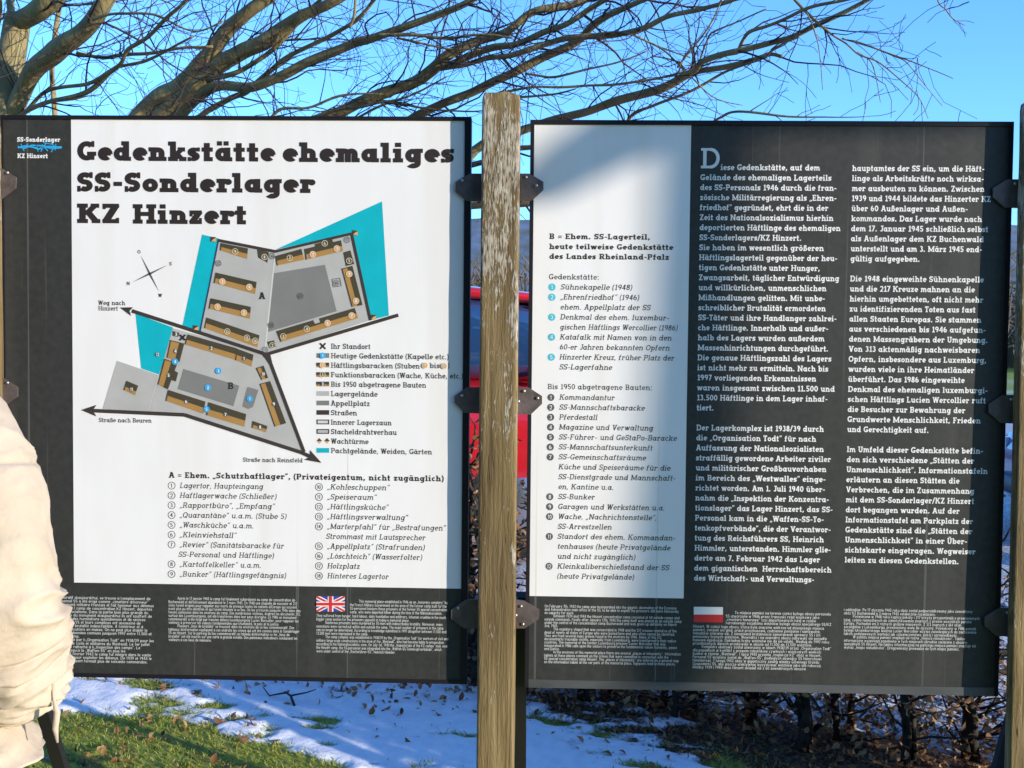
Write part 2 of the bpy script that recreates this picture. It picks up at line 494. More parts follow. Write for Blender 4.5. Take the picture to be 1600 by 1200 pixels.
    if ch == '(': p.arc(.42, .42, .38, .66, 120, 240, w*.85, 6); return .30
    if ch == ')': p.arc(-.12, .42, .38, .66, 60, -60, w*.85, 6); return .30
    if ch == '„':
        for x in (.10, .32): p.dq(x-.05, -.14, x+.05, .14, r*.75)
        return .44
    if ch == '"' or ch == '“':
        for x in (.10, .32): p.dq(x-.04, .74, x+.04, 1.02, r*.75)
        return .44
    p.rect(.1, 0, .1+w, X); return .4

class Print:
    """flat print on a board: a mesh a few tenths of a millimetre in front of the board face; (x,z) in metres on the board"""
    def __init__(s, Y): s.Y = Y; s.b = MB(); s.k = 0
    def y(s, layer): return s.Y - layer * 0.00030
    def pt(s, px, py):
        q = P(px, py, s.Y); return (q.x, q.z)
    def poly(s, pts, layer, mi): s.b.poly([(x, s.y(layer), z) for x, z in pts], mi)
    def ppoly(s, pts, layer, mi): s.poly([s.pt(*q) for q in pts], layer, mi)
    def strips(s, q, fn, layer, mi):
        for st in q:
            s.k += 1
            yy = s.y(layer) - (s.k % 9) * 0.00003
            vs = []
            for a, c in st:
                x, z = fn(*a); vs.append((x, yy, z)); x, z = fn(*c); vs.append((x, yy, z))
            s.b.add(vs, [(2*i, 2*i+1, 2*i+3, 2*i+2) for i in range(len(st) - 1)], mi)
    def line(s, px, layer, wpx, mi):
        """polyline in photo px with width"""
        pn = Pen(); pts = [s.pt(*q) for q in px]
        for a, c in zip(pts[:-1], pts[1:]):
            pn.path([a, c], wpx * 0.0016)
        s.strips(pn.q, lambda x, z: (x, z), layer, mi)
    def width(s, text, w, sl, trk):
        return sum(glyph(c, w, sl)[1] + trk for c in text) - trk
    def text(s, text, px, py, cap, layer, mi, w=.13, sl=.09, trk=.10, px1=None, slant=0.0, sx=1.0, center=False):
        """px,py: start of the base line in the photo; cap: cap height in photo px"""
        x, z = s.pt(px, py); h = cap * 0.0016
        nat = s.width(text, w, sl, trk) * h
        if px1 is not None: sx = (s.pt(px1, py)[0] - x) / nat
        if center: x -= nat * sx / 2; z -= h / 2
        cx = x
        for ch in text:
            q, adv = glyph(ch, w, sl)
            s.strips(q, lambda a, b, cx=cx: (cx + (a + b * slant) * h * sx, z + b * h), layer, mi)
            cx += (adv + trk) * h * sx
        return cx
    def disc(s, px, py, rpx, layer, mi, ring=None):
        x, z = s.pt(px, py); pn = Pen(); r = rpx * 0.0016
        if ring: pn.arc(x, z, r, r, 0, 360, ring * 0.0016, 20)
        else: pn.disc(x, z, r, 18)
        s.strips(pn.q, lambda a, b: (a, b), layer, mi)
    def column(s, text, px, py, px1, n, pitch, cap, layer, mi, indent=0, xs=None, w=.15, dx=0.0):
        """small print set in lines: paragraphs split by |, wrapped so that they fill n lines"""
        def wrap(fac):
            out = []
            for pi, par in enumerate(text.split('|')):
                cur = ''; first = True
                for wd in par.split():
                    i = len(out)
                    room = (px1 - (xs(i) if xs else px)) / cap / fac
                    if first and pi > 0: room -= 3
                    tst = (cur + ' ' + wd).strip()
                    if s.width(tst, w, 0, .10) > room and cur:
                        out.append((cur, first and pi > 0)); cur = wd; first = False
                    else: cur = tst
                out.append((cur, first and pi > 0))
            return out
        fac = 1.2
        for f10 in range(130, 30, -2):
            fac = f10 / 100
            ls = wrap(fac)
            if len(ls) <= n: break
        for i, (l, ind) in enumerate(ls):
            x0 = (xs(i) if xs else px) + (14 if ind else 0) + dx * i
            s.text(l, x0, py + pitch * i, cap, layer, mi, w=w, sl=0, trk=.10, sx=fac)
    def build(s, name, mats, parent, **k): return s.b.build(name, mats, parent, **k)
# ------------------------------------------------------------------ the two information boards
YB = 2.72
def board_body(root, tl, tr, br, bl, bw_l, bw_r, bw_t, bw_b, trim):
    x0 = (P(*tl, YB).x + P(*bl, YB).x) / 2; x1 = (P(*tr, YB).x + P(*br, YB).x) / 2
    z1 = (P(*tl, YB).z + P(*tr, YB).z) / 2; z0 = (P(*bl, YB).z + P(*br, YB).z) / 2
    k = 0.0016; fl, fr, ft, fb = bw_l * k, bw_r * k, bw_t * k, bw_b * k
    b = MB(); b.box((x0 + fl, YB, z0 + fb), (x1 - fr, YB + 0.026, z1 - ft)); b.build('panel', M['panel'], root)
    f = MB()
    f.box((x0, YB - 0.004, z0), (x0 + fl, YB + 0.03, z1)); f.box((x1 - fr, YB - 0.004, z0), (x1, YB + 0.03, z1))
    f.box((x0 + fl, YB - 0.004, z1 - ft), (x1 - fr, YB + 0.03, z1))
    fo = f.build('frame', M['frame'], root)
    t = MB(); t.box((x0 + fl, YB - 0.003, z0), (x1 - fr, YB + 0.03, z0 + fb)); t.build('lower_edge', M[trim], root)
    return x0, x1, z0, z1

# ---------- left board
LB = thing('information_board', 'left board headed in big brown letters, with a teal and grey site plan on white', 'information board', (P(370, 1060, YB).x, YB, 0), 'information boards on wooden posts')
class _Shift:
    pass
def child_fix(root):
    """children were built in world coordinates: cancel the root's own place"""
    inv = Matrix.Translation(-Vector(root.location))
    for c in COL.objects:
        if c.parent is root: c.matrix_parent_inverse = inv
board_body(LB, (5, 179), (737, 184), (729, 1069), (6, 1055), 4, 10, 6, 6, 'frame')
pr = Print(YB); x0, z1 = pr.pt(111, 186); x1, _ = pr.pt(727, 190); _, z0 = pr.pt(420, 915)
pr.poly([(x0, z0), (x1, z0), (x1, z1), (x0, z1)], 1, 0); pr.build('white_field', M['white'], LB)

for t_, a_, y_, b_ in (('Gedenkstätte', 121, 251, 430), ('ehemaliges', 442, 253, 710), ('SS-Sonderlager', 121, 299.5, 491), ('KZ', 121, 348.5, 188), ('Hinzert', 208, 349.5, 386)):
    pr = Print(YB); pr.text(t_, a_, y_, 30.5, 3, 0, w=.26, sl=.085, trk=.07, px1=b_)
    pr.build('title_word', M['ink'], LB)

pr = Print(YB)
pr.text('SS-Sonderlager', 27, 221.5, 7.2, 2, 0, w=.24, sl=.07, trk=.06, px1=94)
pr.text('KZ Hinzert', 27.5, 247, 7.2, 2, 0, w=.24, sl=.07, trk=.06, px1=75)
for px_, wd in (([(28,231),(40,228),(52,230),(60,233),(75,229),(97,230)], 2.6), ([(28,229),(38,232),(50,227),(66,228),(80,232),(96,231)], 2.2),
           ([(33,225),(38,236)], 1.6), ([(44,225),(36,234)], 1.6), ([(64,237),(72,224)], 1.7), ([(66,226),(75,236)], 1.7), ([(82,224),(87,235)], 1.6), ([(88,225),(80,238)], 1.6), ([(57,226),(60,237)], 1.5), ([(68,223),(84,226)], 1.4)):
    pr.line(px_, 3, wd, 1)
pr.build('emblem', [M['wink'], M['blue']], LB)

# ---------- site plan
pr = Print(YB)
MI = {k: i for i, k in enumerate(['teal', 'lgrey', 'vlgrey', 'mgrey', 'road', 'bdark', 'btan', 'orange', 'cream', 'blue', 'navy', 'ink', 'wink', 'gdisc'])}
def cc(ox, oy): return lambda *pts: [(ox + x / 4.4444, oy + y / 4.4444) for x, y in pts]
c2, c3, c4, c5 = cc(120, 300), cc(380, 300), cc(120, 480), cc(380, 480)
pr.ppoly(c2((870,295),(985,322),(862,968),(733,932)), 2, MI['teal'])
pr.ppoly(c3((220,402),(965,65),(1012,858),(885,890),(745,285)), 2, MI['teal'])
pr.ppoly(c4((408,45),(668,140),(572,468),(447,425)), 2, MI['teal'])
pr.ppoly(c3((-170,330),(220,412),(160,1125),(-296,965)), 3, MI['lgrey'])
pr.ppoly(c3((220,412),(750,290),(885,890),(160,1125)), 3, MI['lgrey'])
pr.ppoly(c4((668,145),(1295,318),(1350,400),(1570,1000),(755,745),(500,735),(575,470)), 3, MI['lgrey'])
pr.ppoly(c4((280,372),(568,470),(498,735),(180,705)), 3, MI['lgrey'])
pr.line(c4((572,470),(500,715)), 4, 1.4, MI['vlgrey'])
pr.line(c2((1378,430),(1310,1085)), 4, 2.4, MI['vlgrey'])
pr.ppoly(c3((208,565),(568,505),(650,828),(165,975)), 4, MI['mgrey'])
pr.ppoly(c4((740,428),(1130,545),(1088,688),(700,568)), 4, MI['mgrey'])
pr.ppoly(c4((1185,552),(1262,575),(1225,692),(1190,708),(1150,688),(1160,640)), 4, MI['mgrey'])
# roads and arrow heads
pr.line(c4((385,25),(880,185),(1300,322)), 5, 5.6, MI['road'])
pr.line(c3((160,1128),(1078,855)), 5, 5.4, MI['road'])
pr.line(c4((1300,318),(1350,395),(1580,1005)), 6, 5.2, MI['road'])
pr.ppoly(c4((1270,300),(1345,325),(1362,400),(1300,345)), 7, MI['road'])
pr.line(c4((105,717),(748,747),(1560,1008),(1640,1045)), 5, 5.8, MI['road'])
pr.ppoly(c4((33,713),(140,678),(112,716),(138,757)), 6, MI['road'])
pr.ppoly(c2((303,802),(392,800),(368,826),(380,860)), 6, MI['road'])
pr.ppoly(c5((545,1080),(425,1058),(465,1040),(466,992)), 6, MI['road'])
# fences
pr.line(c2((980,335),(1378,413)), 5, 4.6, MI['road']); pr.line(c3((220,414),(752,290)), 6, 4.2, MI['road'])
pr.line(c3((752,285),(884,892)), 5, 4.6, MI['road']); pr.line(c2((985,340),(858,968)), 5, 1.9, MI['navy'])
# barracks
def barrack(cv, tl, tr, br, bl, vert=False, dark=.52):
    tl, tr, br, bl = cv(tl, tr, br, bl)
    lerp = lambda a, b, t: (a[0] + (b[0]-a[0])*t, a[1] + (b[1]-a[1])*t)
    pr.ppoly([tl, tr, br, bl], 5, MI['btan'])
    if vert: pr.ppoly([lerp(tl, tr, 1-dark), tr, br, lerp(bl, br, 1-dark)], 6, MI['bdark']); pr.line([lerp(tl, tr, .04), lerp(bl, br, .04)], 6, 1.6, MI['bdark']); pr.line([tl, tr], 7, 1.2, MI['bdark'])
    else: pr.ppoly([tl, tr, lerp(tr, br, dark), lerp(tl, bl, dark)], 6, MI['bdark']); pr.line([tl, bl], 7, 1.5, MI['bdark'])
barrack(c2, (1005,355), (1190,392), (1183,465), (1000,405))
for p_ in (c2((1255,398),(1335,418),(1325,490),(1262,455)), c3((697,420),(745,405),(772,500),(715,515)), c3((168,1040),(215,1030),(232,1075),(185,1085)), c4((668,165),(715,178),(705,205),(668,198))):
    pr.ppoly(p_, 6, MI['bdark'])
barrack(c2, (970,560), (1250,625), (1240,708), (957,632))
barrack(c2, (935,738), (1210,798), (1203,880), (922,810))
barrack(c2, (905,872), (1270,995), (1255,1078), (890,945))
barrack(c3, (225,445), (405,395), (425,470), (240,510))
barrack(c3, (430,395), (680,335), (695,410), (440,470))
pr.ppoly(c3((500,362),(620,330),(625,352),(505,384)), 7, MI['bdark'])
barrack(c3, (685,535), (760,515), (830,785), (755,798), True, .48)
barrack(c3, (235,965), (775,805), (800,875), (265,1040))
pr.ppoly(c3((485,888),(525,876),(535,905),(500,915)), 8, MI['lgrey'])
pr.line(c3((617,606),(672,598),(682,652),(626,660),(617,606)), 5, 1.0, MI['gdisc'])
barrack(c4, (775,190), (1112,285), (1102,365), (755,258))
barrack(c4, (1115,288), (1228,330), (1215,412), (1105,368))
barrack(c4, (650,230), (748,255), (715,380), (625,350), True, .35)
barrack(c4, (610,360), (700,390), (635,570), (562,535), True, .45)
pr.ppoly(c4((680,440),(706,455),(690,515),(660,505)), 7, MI['bdark'])
barrack(c4, (640,575), (895,655), (880,740), (622,650))
barrack(c4, (920,660), (1178,742), (1165,830), (905,750))
barrack(c4, (1225,790), (1325,825), (1315,868), (1220,838))
barrack(c4, (1272,535), (1345,515), (1455,805), (1375,830), True, .48)
barrack(c4, (1247,425), (1300,408), (1330,490), (1285,505), True, .4)
barrack(c4, (350,512), (428,545), (405,612), (330,575), False, .6)
# watch towers
for q_ in (c2((950,328))[0], c2((828,942))[0], c3((778,283))[0], c3((905,868))[0]):
    x_, y_ = q_; e_ = 4.0
    pr.ppoly([(x_-e_,y_-e_),(x_+e_,y_-e_+1),(x_+e_-1,y_),(x_-e_,y_+e_)], 7, MI['bdark']); pr.ppoly([(x_+e_,y_-e_+2),(x_+e_,y_+e_),(x_-e_+1,y_+e_-1),(x_,y_)], 8, MI['orange'])
# your position
x_, y_ = c4((738,210))[0]
for d_ in (1, -1): pr.line([(x_-4.2, y_-4.2*d_), (x_+4.2, y_+4.2*d_)], 8 + (d_ > 0), 2.6, MI['ink'])
def num(q_, n_, style, r_=4.6):
    x_, y_ = q_
    if style == 'o': pr.disc(x_, y_, r_, 8, MI['orange']); pr.disc(x_, y_, r_, 9, MI['cream'], ring=.9); c_ = 'wink'
    elif style == 'r': pr.disc(x_, y_, r_*.95, 8, MI['cream'], ring=.8); c_ = 'cream'
    elif style == 'g': pr.disc(x_, y_, r_*.95, 8, MI['gdisc'], ring=.8); c_ = 'gdisc'
    elif style == 'b': pr.disc(x_, y_, r_*1.1, 8, MI['blue']); c_ = 'wink'
    else: pr.disc(x_, y_, r_*.72, 8, MI['gdisc']); c_ = 'wink'
    pr.text(str(n_), x_, y_, 4.8 if style != 'n' else 5.2, 10, MI[c_], w=.2, sl=.0, trk=.06, center=True, sx=.8 if n_ > 9 else 1)
for cv, l_ in ((c2, ((1013,622,3,'o'),(1200,660,4,'o'),(980,797,1,'o'),(1163,838,2,'o'),(1102,413,9,'r'),(1047,968,13,'r'),(1183,1012,15,'r'),(1240,1033,14,'r'),(985,495,12,'g'),(1358,445,16,'g'),(1350,925,14,'g'))),
         (c3, ((325,458,7,'r'),(485,433,11,'o'),(652,393,10,'o'),(568,357,6,'r'),(738,570,9,'o'),(785,757,8,'o'),(755,858,7,'o'),(588,910,6,'o'),(443,950,4,'r'),(280,1003,3,'r'),(205,1065,2,'r'),(738,478,5,'r'),(723,332,17,'g'),(150,452,8,'r'),(398,722,15,'g'),(648,630,16,'g'),(153,1095,1,'g'))),
         (c4, ((985,442,3,'b'),(913,558,2,'b'),(1203,635,1,'b'),(685,378,4,'b'),(903,708,5,'b'),(938,285,2,'n'),(1163,357,1,'n'),(688,305,4,'n'),(640,472,5,'n'),(762,655,6,'n'),(1035,745,7,'n'),(1275,832,8,'n'),(1370,672,9,'n'),(1297,463,10,'n'),(383,570,11,'n'),(563,328,12,'n'),(692,188,3,'n')))):
    for x_, y_, n_, st_ in l_: num(cv((x_, y_))[0], n_, st_)
pr.text('A', *c2((1290,720))[0], 10.5, 8, MI['ink'], w=.17, sl=.09, center=True)
pr.text('B', *c4((1072,545))[0], 10.5, 8, MI['ink'], w=.17, sl=.09, center=True)
# compass
ctr = (507, 568)
for (tx, ty) in ((445,440),(635,505),(572,690),(385,628)):
    dx, dy = tx-ctr[0], ty-ctr[1]; l_ = math.hypot(dx, dy); nx, ny = -dy/l_*7, dx/l_*7
    pr.ppoly(c2((ctr[0]+nx, ctr[1]+ny), (tx, ty), ctr), 3, MI['ink']); pr.ppoly(c2((ctr[0]-nx, ctr[1]-ny), ctr, (tx, ty)), 3, MI['mgrey'])
for t_, x_, y_ in (('O',433,415),('S',652,498),('W',580,718),('N',358,635)): pr.text(t_, *c2((x_, y_))[0], 5.4, 3, MI['ink'], w=.17, sl=.08, center=True)
for t_, a_, y_, b_ in (('Weg nach', 154, 476.5, 196), ('Hinzert', 154, 485, 184.5), ('Straße nach Beuren', 155, 659.5, 237), ('Straße nach Reinsfeld', 380, 721.5, 473)):
    pr.text(t_, a_, y_, 7.0, 3, MI['ink'], w=.15, sl=.10, trk=.10, px1=b_)
pr.build('site_plan', [M[k] for k in MI], LB)

# ---------- legend beside the plan
pr = Print(YB)
LG = [('Ihr Standort', 579, 'x'), ('Heutige Gedenkstätte (Kapelle etc.)', 701, 'b'), ('Häftlingsbaracken (Stuben', 656, 'o'), ('Funktionsbaracken (Wache, Küche, etc.)', 723, 'f'), ('Bis 1950 abgetragene Bauten', 666, 'n'),
      ('Lagergelände', 590, 'lgrey'), ('Appellplatz', 578, 'mgrey'), ('Straßen', 558, 'road'), ('Innerer Lagerzaun', 612, 'z'), ('Stacheldrahtverhau', 620, 'z2'), ('Wachtürme', 576, 'w'), ('Pachtgelände, Weiden, Gärten', 675, 'teal')]
for i, (t_, xe, st_) in enumerate(LG):
    by = 545.0 + i * 14.82; cy = by - 4.3
    pr.text(t_, 517.5, by, 8.3, 3, MI['ink'], w=.15, sl=.10, trk=.10, px1=xe)
    X0, X1 = 494.5, 514.5
    def bar(a, b, c, d, l, m): pr.ppoly([(a, b), (c, b), (c, d), (a, d)], l, MI[m])
    if st_ == 'x':
        for d_ in (1, -1): pr.line([(504.5-4.4, cy-4.4*d_), (504.5+4.4, cy+4.4*d_)], 3 + (d_ > 0), 2.4, MI['ink'])
    elif st_ == 'b': bar(X0, cy-3.7, X1, cy+3.7, 2, 'mgrey'); num((504.5, cy), 1, 'b', 4.3)
    elif st_ in 'ofn':
        bar(X0, cy-3.7, X1, cy+3.7, 2, 'btan'); bar(X0, cy-3.7, X1, cy, 3, 'bdark'); bar(X0, cy-3.7, X0+3, cy+1, 4, 'bdark'); bar(X1-4, cy-3.7, X1, cy+1, 4, 'bdark')
        num((504.5, cy), 1 if st_ != 'n' else 3, {'o': 'o', 'f': 'r', 'n': 'n'}[st_], 4.3)
    elif st_ in ('z', 'z2'):
        bar(X0, cy-3.8, X1, cy+3.8, 2, 'road'); bar(X0+2, cy-2.2, X1-2, cy+2.2, 3, 'vlgrey' if st_ == 'z' else 'lgrey')
    elif st_ == 'w':
        for x_ in (499, 511): pr.ppoly([(x_-4.5, cy), (x_, cy-4.5), (x_+4.5, cy), (x_, cy+4.5)], 2, MI['orange']); pr.ppoly([(x_-4, cy), (x_, cy-4.5), (x_+4.5, cy), (x_, cy+.5)], 3, MI['bdark'])
    else: bar(X0, cy-3.7, X1, cy+3.7, 2, st_)
by = 545.0 + 2 * 14.82; cy = by - 3.6
num((664, cy), 1, 'o', 4.3); pr.text('bis', 671.5, by+.6, 8.3, 3, MI['ink'], w=.15, sl=.10, px1=687); num((694, cy+.8), 11, 'o', 4.3); pr.text(')', 699.5, by+.6, 8.3, 3, MI['ink'], w=.15, sl=.1)
pr.build('legend', [M[k] for k in MI], LB)

# ---------- list of the buildings
pr = Print(YB)
pr.text('A = Ehem. „Schutzhaftlager", (Privateigentum, nicht zugänglich)', 264, 746.5, 9.2, 2, 0, w=.215, sl=.085, trk=.09, px1=693)
LL = [('Lagertor, Haupteingang', 281, 411), ('Haftlagerwache (Schließer)', 281, 431.5), ('„Rapportbüro", „Empfang"', 281, 429), ('„Quarantäne" u.a.m. (Stube 5)', 281, 447), ('„Waschküche" u.a.m.', 281, 396.5), ('„Kleinviehstall"', 281, 369), ('„Revier" (Sanitätsbaracke für', 281, 443.5), ('SS-Personal und Häftlinge)', 279, 427.5), ('„Kartoffelkeller" u.a.m.', 281, 408), ('„Bunker" (Häftlingsgefängnis)', 281, 446.5)]
n_ = 0
for i, (t_, a_, b_) in enumerate(LL):
    by = 762.6 + i * 15.35; pr.text(t_, a_, by, 8.7, 2, 0, w=.135, sl=.09, trk=.11, px1=b_, slant=.18)
    if i != 7:
        n_ += 1; pr.disc(268.3, by-3.9, 5.6, 2, 0, ring=.9); pr.text(str(n_), 268.3, by-3.9, 6.2, 3, 0, w=.13, sl=0, center=True)
LR = [('„Kohleschuppen"', 608), ('„Speiseraum"', 588), ('„Häftlingsküche"', 606.5), ('„Häftlingsverwaltung"', 637), ('„Marterpfahl" für „Bestrafungen"', 696), ('Strommast mit Lautsprecher', 664.5), ('„Appellplatz" (Strafrunden)', 663), ('„Löschteich" (Wasserfolter)', 659), ('Holzplatz', 562), ('Hinteres Lagertor', 607)]
n_ = 9
for i, (t_, b_) in enumerate(LR):
    by = 764.8 + i * 15.42; pr.text(t_, 511.5 if i != 5 else 509.5, by, 8.7, 2, 0, w=.135, sl=.09, trk=.11, px1=b_, slant=.18)
    if i != 5:
        n_ += 1; pr.disc(498.5, by-3.9, 5.6, 2, 0, ring=.9); pr.text(str(n_), 498.5, by-3.9, 5.8, 3, 0, w=.13, sl=0, center=True, trk=.05, sx=.85)
pr.build('building_list', M['ink'], LB)

# ---------- small print in French and English
FR1 = ("Le monument commémoratif d'aujourd'hui, se trouve à l'emplacement de l'ancien camp du personnel SS a été érigé comme „cimetière d'honneur\" en 1946 par le gouvernement militaire français et fait honneur aux détenus de l'ancien camp spécial SS / camp de concentration KZ Hinzert, déportés ici à l'époque du national-socialisme. Dans la partie bien plus grande du camp des détenus vis-à-vis du monument d'aujourd'hui ils ont souffert de la faim, de travaux forcés, des humiliations quotidiennes et de sévices arbitraires et inhumains. Les SS et leurs complices ont assassiné de nombreux détenus avec une brutalité indescriptible. A l'intérieur et à l'extérieur du camp des exécutions en masse. On ne peut plus établir le nombre exact. D'après les données connues jusqu'en 1997 entre 11.500 et 13.500 personnes dans le camp.|"
       "Le complexe a été érigé par l'„Organisation Todt\" en 1938/39 pour les ouvriers des grands travaux civils et militaires du Westwall. Le 1er juillet 1940 le camp de Hinzert fut rattaché à l'„Inspection des camps\". Le personnel qui fait partie jusqu'à la „Waffen-SS\" en plus les „Totenkopfverbände\". Le 7 février 1942 le camp fut intégré dans le vaste domaine de l'Office central, pour exploiter les détenus. De 1939 et 1944 le camp de concentration de Hinzert formait plus de soixante commandos.")
FR2 = ("|Après le 17 janvier 1945 le camp fut finalement subordonné au camp de concentration de Buchenwald et définitivement abandonné le 3 mars 1945. En 1948 une chapelle de souvenir et 217 croix furent érigées pour rappeler aux morts de presque toutes les nations d'Europe qui souvent n'ont plus pu être identifiés et qui furent inhumés à ce lieu. On les a trouvés jusqu'en 1946 dans des fosses communes dans les environs du camp. Des nombreuses victimes, d'après les documents 313, surtout des Luxembourgeois, ont été transférées dans leur pays d'origine. En 1986 un monument commémoratif a été érigé par l'ancien détenu luxembourgeois Lucien Wercollier, pour rappeler les visiteurs à préserver les valeurs fondamentales que l'humanité, la paix et la justice.|Plusieurs „lieux de brutalité\" se trouvent dans les environs de ce lieu commémoratif. Des tableaux d'information expliquent à ces endroits les crimes qui ont été commis dans le Sonderlager SS de Hinzert. Sur le parking du lieu commémoratif un tableau d'information où les „lieux de brutalité\" ont été inscrits sur une carte à grande échelle. Des panneaux indicateurs conduisent les visiteurs à ces lieux de mémoire.")
EN1 = ("|This memorial place established in 1946 as an „honorary cemetery\" by the French Military Government on the area of the former camp built for the SS-personnel honours those prisoners of the former SS-special concentration camp, who were deported hither during the time of the Nationalsocialism. They suffered from hunger, hard labour, daily humiliation and arbitrary, inhuman cruelties in the much bigger camp section for the prisoners opposite to today's memorial place.|Numerous prisoners were murdered by SS-men with indescribable brutality. Moreover, mass executions were carried out within and outside the camp. The exact number of prisoners in the camp can no longer be determined. According to knowledge submitted in 1997 altogether between 11.500 and 13.500 men were imprisoned in the camp.|"
       "The camp complex was established in 1938/39 by the „Organisation Todt\" for workers of civil and military large-scale constructions in the area of the „Westwall\", who had become liable to prosecution according to the Nationalsocialists' view. On July 1st, 1940 the „Inspectorate of the KZ-camps\" took over the Hinzert camp, the SS-personnel was integrated into the „Waffen-SS-Totenkopfverbände\", which were under control of the „Reichsführer-SS\", Heinrich Himmler.")
pr = Print(YB)
pr.column(FR1, 40, 934.5, 247, 19, 5.48, 4.7, 2, 0)
pr.column(FR2, 263.5, 931.5, 476, 14, 5.38, 4.7, 2, 0)
pr.column(EN1, 495, 936, 704, 16, 5.55, 4.7, 2, 0, xs=lambda i: 547 if i < 5 else 494.5)
pr.build('small_print', M['swink'], LB)
# union flag
pr = Print(YB)
fx0, fy0, fx1, fy1 = 494.5, 931.5, 539, 955.5
def fq(u, v): return (fx0 + (fx1-fx0)*u, fy0 + (fy1-fy0)*v)
pr.ppoly([fq(0,0), fq(1,0), fq(1,1), fq(0,1)], 2, 0)
def clip_diag(a, b, wv, l, m):
    pr.ppoly([fq(a[0], a[1]), fq(a[0] + (wv if a[0] == 0 else -wv), a[1]), fq(b[0], b[1] + (-wv*1.7 if b[1] == 1 else wv*1.7)), fq(b[0], b[1]), fq(b[0] + (wv if b[0] == 0 else -wv), b[1]), fq(a[0], a[1] + (wv*1.7 if a[1] == 0 else -wv*1.7))], l, m)
clip_diag((0,0), (1,1), .12, 3, 1); clip_diag((0,1), (1,0), .12, 4, 1); clip_diag((0,0), (1,1), .05, 5, 2); clip_diag((0,1), (1,0), .05, 6, 2)
for a_, b_, l_, m_ in ((.40,.60,7,1),(.445,.555,9,2)): pr.ppoly([fq(a_,0), fq(b_,0), fq(b_,1), fq(a_,1)], l_, m_)
for a_, b_, l_, m_ in ((.34,.66,8,1),(.41,.59,10,2)): pr.ppoly([fq(0,a_), fq(1,a_), fq(1,b_), fq(0,b_)], l_, m_)
pr.build('british_flag', [M['fblue'], M['wink'], M['fred']], LB)
child_fix(LB)

# ---------- right board
RB = thing('information_board', 'right board, mostly charcoal with white text columns and a white list strip at its left', 'information board', (P(1205, 1080, YB).x, YB, 0), 'information boards on wooden posts')
board_body(RB, (828, 186), (1582, 192), (1560, 1088), (821, 1073), 6, 6, 7, 13, 'trim')
pr = Print(YB); x0, z1 = pr.pt(834, 194); x1, _ = pr.pt(1080, 196); _, z0 = pr.pt(945, 933)
pr.poly([(x0, z0), (x1, z0), (x1, z1), (x0, z1)], 1, 0); pr.build('white_field', M['white'], RB)
pr = Print(YB)
for t_, a_, y_, b_ in (('B = Ehem. SS-Lagerteil,', 858.5, 373.5, 1016), ('heute teilweise Gedenkstätte', 858.5, 389.3, 1052), ('des Landes Rheinland-Pfalz', 858.5, 404.6, 1045.5)):
    pr.text(t_, a_, y_, 8.6, 2, 0, w=.215, sl=.085, trk=.09, px1=b_)
pr.text('Gedenkstätte:', 858, 436.5, 8.4, 2, 0, w=.14, sl=.10, trk=.12, px1=936)
pr.text('Bis 1950 abgetragene Bauten:', 856, 608, 8.4, 2, 0, w=.14, sl=.10, trk=.12, px1=1019)
R1 = [('Sühnekapelle (1948)', 987, 1), ('„Ehrenfriedhof" (1946)', 998, 2), ('ehem. Appellplatz der SS', 1016, 0), ('Denkmal des ehem. luxembur-', 1045, 3), ('gischen Häftlings Wercollier (1986)', 1058, 0), ('Katafalk mit Namen von in den', 1049, 4), ('60-er Jahren bekannten Opfern', 1046, 0), ('Hinzerter Kreuz, früher Platz der', 1053, 5), ('SS-Lagerfahne', 956, 0)]
for i, (t_, b_, n_) in enumerate(R1):
    by = 452.4 + i * 15.62; x_ = 876 - i * .25
    pr.text(t_, x_, by, 8.5, 2, 0, w=.14, sl=.09, trk=.11, px1=b_, slant=.18)
    if n_: pr.disc(862.5 - i*.15, by-3.7, 5.7, 2, 1); pr.text(str(n_), 862.5 - i*.15, by-3.7, 6.6, 3, 3, w=.15, sl=0, center=True)
R2 = [('Kommandantur', 960, 1), ('SS-Mannschaftsbaracke', 1007, 2), ('Pferdestall', 933, 3), ('Magazine und Verwaltung', 1020, 4), ('SS-Führer- und GeStaPo-Baracke', 1057, 5), ('SS-Mannschaftsunterkunft', 1019, 6), ('SS-Gemeinschaftsräume', 1009, 7), ('Küche und Speiseräume für die', 1047, 0), ('SS-Dienstgrade und Mannschaft-', 1055, 0), ('en, Kantine u.a.', 958.5, 0), ('SS-Bunker', 929, 8), ('Garagen und Werkstätten u.a.', 1038, 9), ('Wache, „Nachrichtenstelle",', 1026, 10), ('SS-Arrestzellen', 955.5, 0), ('Standort des ehem. Kommandan-', 1055, 11), ('tenhauses (heute Privatgelände', 1047, 0), ('und nicht zugänglich)', 992, 0), ('Kleinkaliberschießstand der SS', 1045, 12), ('(heute Privatgelände)', 990, 0)]
for i, (t_, b_, n_) in enumerate(R2):
    by = 624.6 + i * 15.52; x_ = 874 - i * .19
    pr.text(t_, x_, by, 8.5, 2, 0, w=.14, sl=.09, trk=.11, px1=b_, slant=.18)
    if n_: pr.disc(860.8 - i*.17, by-3.7, 5.6, 2, 2); pr.text(str(n_), 860.8 - i*.17, by-3.7, 6.4, 3, 3, w=.16, sl=0, center=True, trk=.05, sx=.85 if n_ > 9 else 1)
pr.build('building_list', [M['ink'], M['cyan'], M['gdisc'], M['wink']], RB)
